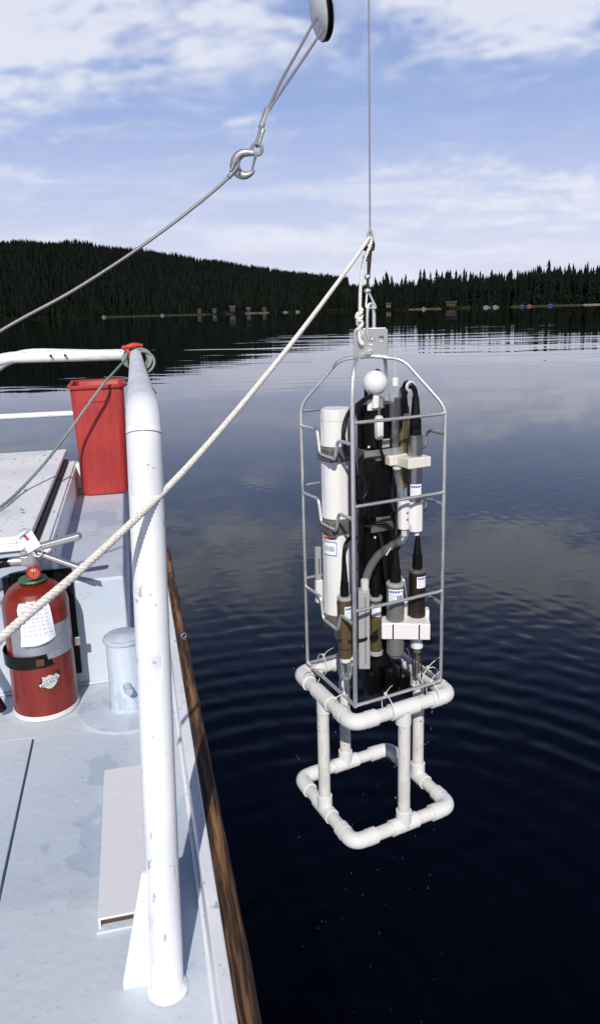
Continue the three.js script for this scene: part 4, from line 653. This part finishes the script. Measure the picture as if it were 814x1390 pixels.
  mesh('coupling', C(0.042, 0.061, 0.893, 0.918, 0.0095), M.white, cp); mesh('hose_barb', C(-0.071, 0.076, 0.30, 0.345, 0.0115), M.tie, cp);
  mesh('hose_clip', C(0.046, 0.066, 0.655, 0.662, 0.0125), M.tie, cp); mesh('hose_clip', [sweep([Q(0.0, 0.436, 0.104), Q(-0.012, 0.414, 0.098)], 0.0022, 8)], M.tie, cp);
  const arc = (c, R, n0, n1) => { const q = []; for (let i = 0; i <= 20; i++) { const a = lerp(n0, n1, i / 20); q.push(Q(c[0] + R * Math.sin(a), c[1] + R * Math.cos(a), c[2])); } return q; };
  mesh('vent_clip', sweep(arc([0.078, 0.892, 0.085], 0.013, -2.6, 2.6), 0.0045, 10), M.tie, cp);
  // upper right probes with black boots
  const probe = (name, x, z, h0, h1, r, m, rim = M.greyCap) => { const p = part(name, t); mesh('tube', C(x, z, h0, h1, r, undefined, 32), m, p); mesh('end_cap', C(x, z, h1 - 0.006, h1 + 0.004, r + 0.0012, undefined, 32), rim, p); return p; };
  const boot = (p, x, z, h0, h1, ra, rb) => { mesh('boot', [C(x, z, h0, lerp(h0, h1, 0.42), ra, ra * 0.95, 20), C(x, z, lerp(h0, h1, 0.42), h1, ra * 0.82, rb, 20)], M.rubber, p); };
  const kh = probe('khaki_probe', 0.088, 0.032, 0.592, 0.808, 0.0185, M.gold); boot(kh, 0.088, 0.032, 0.79, 0.885, 0.0195, 0.010);
  const sv = probe('steel_probe', 0.091, 0.091, 0.560, 0.752, 0.0205, M.probeSteel, M.probeSteel); boot(sv, 0.091, 0.091, 0.754, 0.865, 0.0175, 0.0095); label(0.091, 0.091, 0.0206, 0.574, 0.614, 0.15, 1.7, sv, L2);
  const cab = (pts, r = 0.0048) => mesh('cable', sweep(spline(pts, 36), r, 9), M.rubber, t);
  cab([Q(0.091, 0.85, 0.091), Q(0.088, 0.882, 0.09), Q(0.078, 0.896, 0.086), Q(0.067, 0.88, 0.078), Q(0.064, 0.84, 0.07), Q(0.060, 0.78, 0.05)], 0.0075); cab([Q(0.088, 0.88, 0.032), Q(0.086, 0.90, 0.05), Q(0.080, 0.898, 0.07), Q(0.072, 0.86, 0.06), Q(0.070, 0.80, 0.02)], 0.006);
  mesh('black_boot', C(0.060, 0.05, 0.772, 0.86, 0.013, 0.012, 20), M.rubber, t);
  mesh('clamp_block', [bx(0.046, 0.124, 0.664 + LIFT, 0.694 + LIFT, 0.062, 0.124, 0.004), bx(0.022, 0.108, 0.666 + LIFT, 0.6955 + LIFT, 0.0, 0.0655, 0.004)], M.delrin, t, 'cream plastic block clamping the upper probes');
  { const p = part('white_sensor', t); mesh('body', C(0.050, 0.095, 0.484, 0.568, 0.0175, undefined, 28), M.white, p); mesh('nozzle', C(0.050, 0.097, 0.462, 0.486, 0.0085), M.tie, p); mesh('web', bx(0.05, 0.09, 0.49 + LIFT, 0.555 + LIFT, 0.088, 0.1, 0.002), M.white, p); for (const h of [0.515, 0.535]) { const g = new THREE.CylinderGeometry(0.003, 0.003, 0.003, 12); g.rotateX(Math.PI / 2); g.rotateY(TH); g.translate(0.050 + 0.0182 * Math.sin(TH + 0.6), h + LIFT, 0.095 + 0.0182 * Math.cos(TH + 0.6)); mesh('screw', g, M.greyCap, p); } }
  { const p = part('white_sensor', t); mesh('body', C(0.092, 0.092, 0.471, 0.560, 0.0222, undefined, 32), M.white, p); mesh('tip', C(0.094, 0.098, 0.455, 0.472, 0.007), M.fitting, p); }
  // lower probes
  const dk = probe('bronze_probe', 0.094, 0.103, 0.200, 0.352, 0.0245, M.bronze); boot(dk, 0.094, 0.103, 0.357, 0.458, 0.0150, 0.0065); label(0.094, 0.103, 0.0246, 0.303, 0.338, 0.55, 1.3, dk, L2);
  const gy = probe('grey_probe', 0.022, 0.095, 0.100, 0.322, 0.0262, M.grey, M.lightGrey); boot(gy, 0.022, 0.095, 0.327, 0.42, 0.0165, 0.009); label(0.022, 0.095, 0.0263, 0.272, 0.310, 0.05, 1.75, gy, L1); mesh('foot', C(0.022, 0.095, 0.088, 0.102, 0.019), M.greyCap, gy);
  cab([Q(0.022, 0.41, 0.095), Q(0.024, 0.46, 0.093), Q(0.035, 0.51, 0.08), Q(0.03, 0.56, 0.06)], 0.006); cab([Q(0.03, 0.40, 0.075), Q(0.048, 0.44, 0.08), Q(0.05, 0.47, 0.07), Q(0.04, 0.52, 0.05)], 0.006); cab([Q(0.0, 0.33, 0.08), Q(-0.005, 0.40, 0.075), Q(-0.01, 0.47, 0.06)], 0.007);
  cab([Q(-0.02, 0.50, 0.055), Q(0.01, 0.495, 0.068), Q(0.03, 0.46, 0.08), Q(0.035, 0.43, 0.085)], 0.005);
  { const g = new RoundedBoxGeometry(0.142, 0.051, 0.062, 3, 0.004); g.rotateY(TH); g.translate(0.047, 0.182 + LIFT, 0.111); const cb = part('clamp_block', t); mesh('block', boxUV(g), M.white, cb); cb.userData.label = 'white plastic block clamping the lower probes'; for (const s of [-0.037, 0.039]) { const q = new THREE.BoxGeometry(0.004, 0.047, 0.002); q.translate(s, 0, 0.0305); q.rotateY(TH); q.translate(0.047, 0.182 + LIFT, 0.111); mesh('slit', q, M.bronze, cb); } const e = new RoundedBoxGeometry(0.012, 0.07, 0.03, 2, 0.003); e.translate(0.066, 0.01, -0.02); e.rotateY(TH); e.translate(0.056, 0.182 + LIFT, 0.096); mesh('ear', boxUV(e), M.white, cb); mesh('post', C(0.058, 0.09, 0.20, 0.26, 0.010), M.tie, cb); }
  { const p = part('guarded_probe', t); mesh('socket', C(0.094, 0.104, 0.105, 0.158, 0.0185), M.white, p); mesh('collar', C(0.094, 0.104, 0.088, 0.106, 0.012), M.greyCap, p); mesh('glass_tube', sweep([Q(0.090, 0.09, 0.106), Q(0.0905, 0.005, 0.106)], 0.006, 14, false), M.clear, p); mesh('gold_stem', C(0.1005, 0.106, 0.018, 0.075, 0.0042), M.gold, p); for (const a of [0.3, 2.4, 4.5]) mesh('guard_rod', sweep([Q(0.094 + 0.0155 * Math.cos(a), 0.092, 0.104 + 0.0155 * Math.sin(a)), Q(0.094 + 0.0155 * Math.cos(a), 0.0, 0.104 + 0.0155 * Math.sin(a))], 0.0022, 8), M.bronze, p); const g = new THREE.TorusGeometry(0.0155, 0.0028, 8, 24); g.rotateX(Math.PI / 2); g.translate(0.094, LIFT, 0.104); mesh('guard_ring', g, M.clear, p); }
  { const g = new THREE.SphereGeometry(0.0195, 22, 16); g.scale(1, 1, 0.7); g.rotateY(TH); g.translate(0.119, 0.132 + LIFT, 0.124); mesh('black_knob', g, M.rubber, t); const g2 = new THREE.SphereGeometry(0.02, 20, 14); g2.translate(0.06, 0.118 + LIFT, 0.08); mesh('black_knob', g2, M.rubber, t); }
  const g1 = probe('gold_probe', -0.127, 0.056, 0.108, 0.294, 0.0212, M.gold, M.lightGrey); boot(g1, -0.127, 0.056, 0.299, 0.40, 0.0125, 0.0065); label(-0.127, 0.056, 0.0213, 0.232, 0.272, 0.62, 1.2, g1, L2); mesh('lower_band', C(-0.127, 0.056, 0.135, 0.140, 0.0217, undefined, 28), M.bronze, g1);
  cab([Q(-0.127, 0.395, 0.056), Q(-0.126, 0.43, 0.055), Q(-0.118, 0.452, 0.05), Q(-0.095, 0.462, 0.035), Q(-0.06, 0.45, 0.01)], 0.0058);
  { const ca = part('probe_guard', t); mesh('collar', C(-0.127, 0.056, 0.092, 0.109, 0.0165), M.fitting, ca); for (const a of [0, 1.57, 3.14, 4.71]) mesh('prong', sweep([Q(-0.127 + 0.0145 * Math.cos(a), 0.095, 0.056 + 0.0145 * Math.sin(a)), Q(-0.127 + 0.0145 * Math.cos(a), 0.044, 0.056 + 0.0145 * Math.sin(a))], 0.003, 8), M.alu, ca); mesh('ring', C(-0.127, 0.056, 0.038, 0.046, 0.0172), M.alu, ca); }
  { const p = part('grey_manifold', t); const g = new RoundedBoxGeometry(0.033, 0.245, 0.033, 3, 0.003); g.rotateY(TH); g.translate(-0.074, 0.192 + LIFT, 0.076); mesh('body', boxUV(g), M.lightGrey, p); const s = new THREE.BoxGeometry(0.003, 0.21, 0.002); s.translate(0.004, 0, 0.0166); s.rotateY(TH); s.translate(-0.074, 0.192 + LIFT, 0.076); mesh('seam', s, M.grey, p); }
  const g2 = probe('gold_probe', -0.022, 0.055, 0.100, 0.272, 0.0195, M.gold, M.lightGrey); boot(g2, -0.022, 0.055, 0.276, 0.34, 0.013, 0.008); label(-0.022, 0.055, 0.0196, 0.218, 0.256, 0.2, 1.5, g2, L2); mesh('foot', C(-0.022, 0.055, 0.09, 0.104, 0.022), M.lightGrey, g2);
  { const n = V(-0.022 + 0.127, 0, 0.055 - 0.056), q = [Q(-0.152, 0.166, 0.062), Q(-0.125, 0.164, 0.0795), Q(-0.08, 0.168, 0.0955), Q(-0.045, 0.172, 0.083), Q(-0.005, 0.176, 0.066)]; const s = part('strap', t); mesh('band', (() => { const pts = spline(q, 24), pos = [], idx = []; pts.forEach((p, i) => { for (const d of [-0.0055, 0.0055]) pos.push(p.x, p.y + d, p.z); }); for (let i = 0; i < 24; i++) idx.push(i * 2, i * 2 + 2, i * 2 + 1, i * 2 + 1, i * 2 + 2, i * 2 + 3); const g = new THREE.BufferGeometry(); g.setAttribute('position', new THREE.Float32BufferAttribute(pos, 3)); g.setIndex(idx); g.computeVertexNormals(); return g; })(), std({ color: rgb(0.012, 0.012, 0.013), roughness: 0.4, side: THREE.DoubleSide }), s); const b = new RoundedBoxGeometry(0.03, 0.015, 0.008, 2, 0.002); b.rotateY(TH + 0.3); b.translate(-0.056, 0.170 + LIFT, 0.097); mesh('buckle', b, M.rubber, s); }
  // black cable bundles by the front post and over the top
  cab([Q(-0.03, 0.87, 0.05), Q(-0.06, 0.862, 0.06), Q(-0.095, 0.84, 0.07), Q(-0.112, 0.79, 0.08), Q(-0.112, 0.70, 0.09), Q(-0.105, 0.62, 0.09), Q(-0.09, 0.57, 0.08)], 0.0075);
  cab([Q(-0.05, 0.85, 0.02), Q(-0.095, 0.82, 0.03), Q(-0.118, 0.77, 0.045), Q(-0.108, 0.71, 0.05)], 0.006);
  cab([Q(-0.012, 0.748, 0.062), Q(-0.008, 0.72, 0.064), Q(0.004, 0.69, 0.06), Q(0.012, 0.665, 0.05)], 0.004);
  cab([Q(-0.105, 0.66, 0.10), Q(-0.085, 0.64, 0.105), Q(-0.08, 0.61, 0.105), Q(-0.1, 0.595, 0.105), Q(-0.112, 0.62, 0.105)], 0.0045); cab([Q(-0.07, 0.7, 0.06), Q(-0.075, 0.6, 0.065), Q(-0.07, 0.5, 0.06), Q(-0.072, 0.42, 0.05)], 0.008);
  cab([Q(0.06, 0.88, -0.05), Q(0.05, 0.93, -0.04), Q(0.0, 0.90, -0.02), Q(-0.01, 0.85, -0.01)], 0.006);
  mesh('white_tag', bx(0.005, 0.03, 0.72 + LIFT, 0.745 + LIFT, 0.05, 0.053, 0.001), M.lightGrey, t);
  // PVC stand
  const pv = (h, E, rf) => {
    const y = h, R = 0.0196;
    const cs = [[-E, E], [E, E], [E, -E], [-E, -E]];
    cs.forEach(([x, z], i) => {
      const [x2, z2] = cs[(i + 1) % 4], [x0, z0] = cs[(i + 3) % 4]; const d = V(x2 - x, 0, z2 - z).normalize(), e = V(x0 - x, 0, z0 - z).normalize(), c = Q(x, y, z);
      mesh('pvc_pipe', sweep([c.clone().addScaledVector(d, 0.055), c.clone().addScaledVector(d, E - 0.04)], R, 22), M.pvc, t); mesh('pvc_pipe', sweep([c.clone().addScaledVector(e, 0.055), c.clone().addScaledVector(e, E - 0.04)], R, 22), M.pvc, t);
      const path = fillet([c.clone().addScaledVector(e, 0.074), c, c.clone().addScaledVector(d, 0.074)], 0.046, 10); mesh('pvc_elbow', [sweep(path, 0.0236, 22), sweep([c.clone().addScaledVector(e, 0.046), c.clone().addScaledVector(e, 0.0755)], 0.0246, 22), sweep([c.clone().addScaledVector(d, 0.046), c.clone().addScaledVector(d, 0.0755)], 0.0246, 22)], M.fitting, t);
      const m = Q((x + x2) / 2, y, (z + z2) / 2), up = rf > 0 ? 1 : -1; mesh('pvc_tee', [sweep([m.clone().addScaledVector(d, -0.046), m.clone().addScaledVector(d, 0.046)], 0.0238, 22), sweep([m, m.clone().add(V(0, up * 0.047, 0))], 0.0238, 22)], M.fitting, t);
      if (rf > 0) mesh('pvc_leg', sweep([m.clone().add(V(0, 0.04, 0)), m.clone().add(V(0, 0.347, 0))], 0.0186, 22), M.pvc, t);
    });
  };
  pv(-0.04, 0.172, -1); pv(-0.426, 0.177, 1);
  // zip ties from the ring to the stand
  for (const [x, z, ax, tx, tz] of [[-S, -0.10, 1, 0.01, 0.05], [-S, 0.09, 1, 0.02, -0.045], [-0.05, S, 0, 0.01, 0.02], [0.11, S, 0, 0.02, 0.02], [S, 0.08, 1, 0.05, 0.01], [S, -0.08, 1, 0.03, 0], [-0.09, -S, 0, 0.02, 0.03], [0.09, -S, 0, 0.0, 0.05]]) {
    const p = part('zip_tie', t), s = ax ? Math.sign(x) : 0, sz = ax ? 0 : Math.sign(z); const q = []; for (let i = 0; i <= 28; i++) { const a = i / 28 * 2 * Math.PI; const o = 0.014 + 0.0305 * Math.cos(a), y = -0.026 + 0.0345 * Math.sin(a); q.push(Q(x + s * o, y, z + sz * o)); } mesh('loop', sweep(q, 0.0016, 7, false), M.tie, p);
    const hd = Q(x + s * 0.003, 0.012, z + sz * 0.003); mesh('head', bx(hd.x - 0.004, hd.x + 0.004, hd.y - 0.004, hd.y + 0.004, hd.z - 0.004, hd.z + 0.004, 0.001), M.tie, p); mesh('tail', sweep(spline([hd.clone(), hd.clone().add(V(tx * 0.5, 0.02, tz * 0.5)), hd.clone().add(V(tx, 0.034, tz))], 10), (f) => 0.0017 * (1 - 0.4 * f), 6), M.tie, p);
  }
}

// ------------------------------------------------------------------ drops falling from the stand
{
  const r = rng(91), g = new THREE.SphereGeometry(1, 8, 6), N = 70, im = new THREE.InstancedMesh(g, phy({ color: rgb(1, 1, 1), transmission: 1, thickness: 0.004, ior: 1.33, roughness: 0 }), N), m = new THREE.Matrix4();
  for (let i = 0; i < N; i++) { const a = r() * 6.28, q = 0.27 * Math.sqrt(r()), s = 0.0014 + 0.0018 * r() * r(); m.makeScale(s, s * (1 + r()), s).setPosition(CX + q * Math.cos(a), WL + 0.03 + 1.2 * r(), CZ + q * Math.sin(a)); im.setMatrixAt(i, m); }
  im.name = 'water_drops'; im.userData = { kind: 'stuff', category: 'water', label: 'water drops falling from the cage' }; im.castShadow = true; scene.add(im);
}

renderer.render(scene, camera);
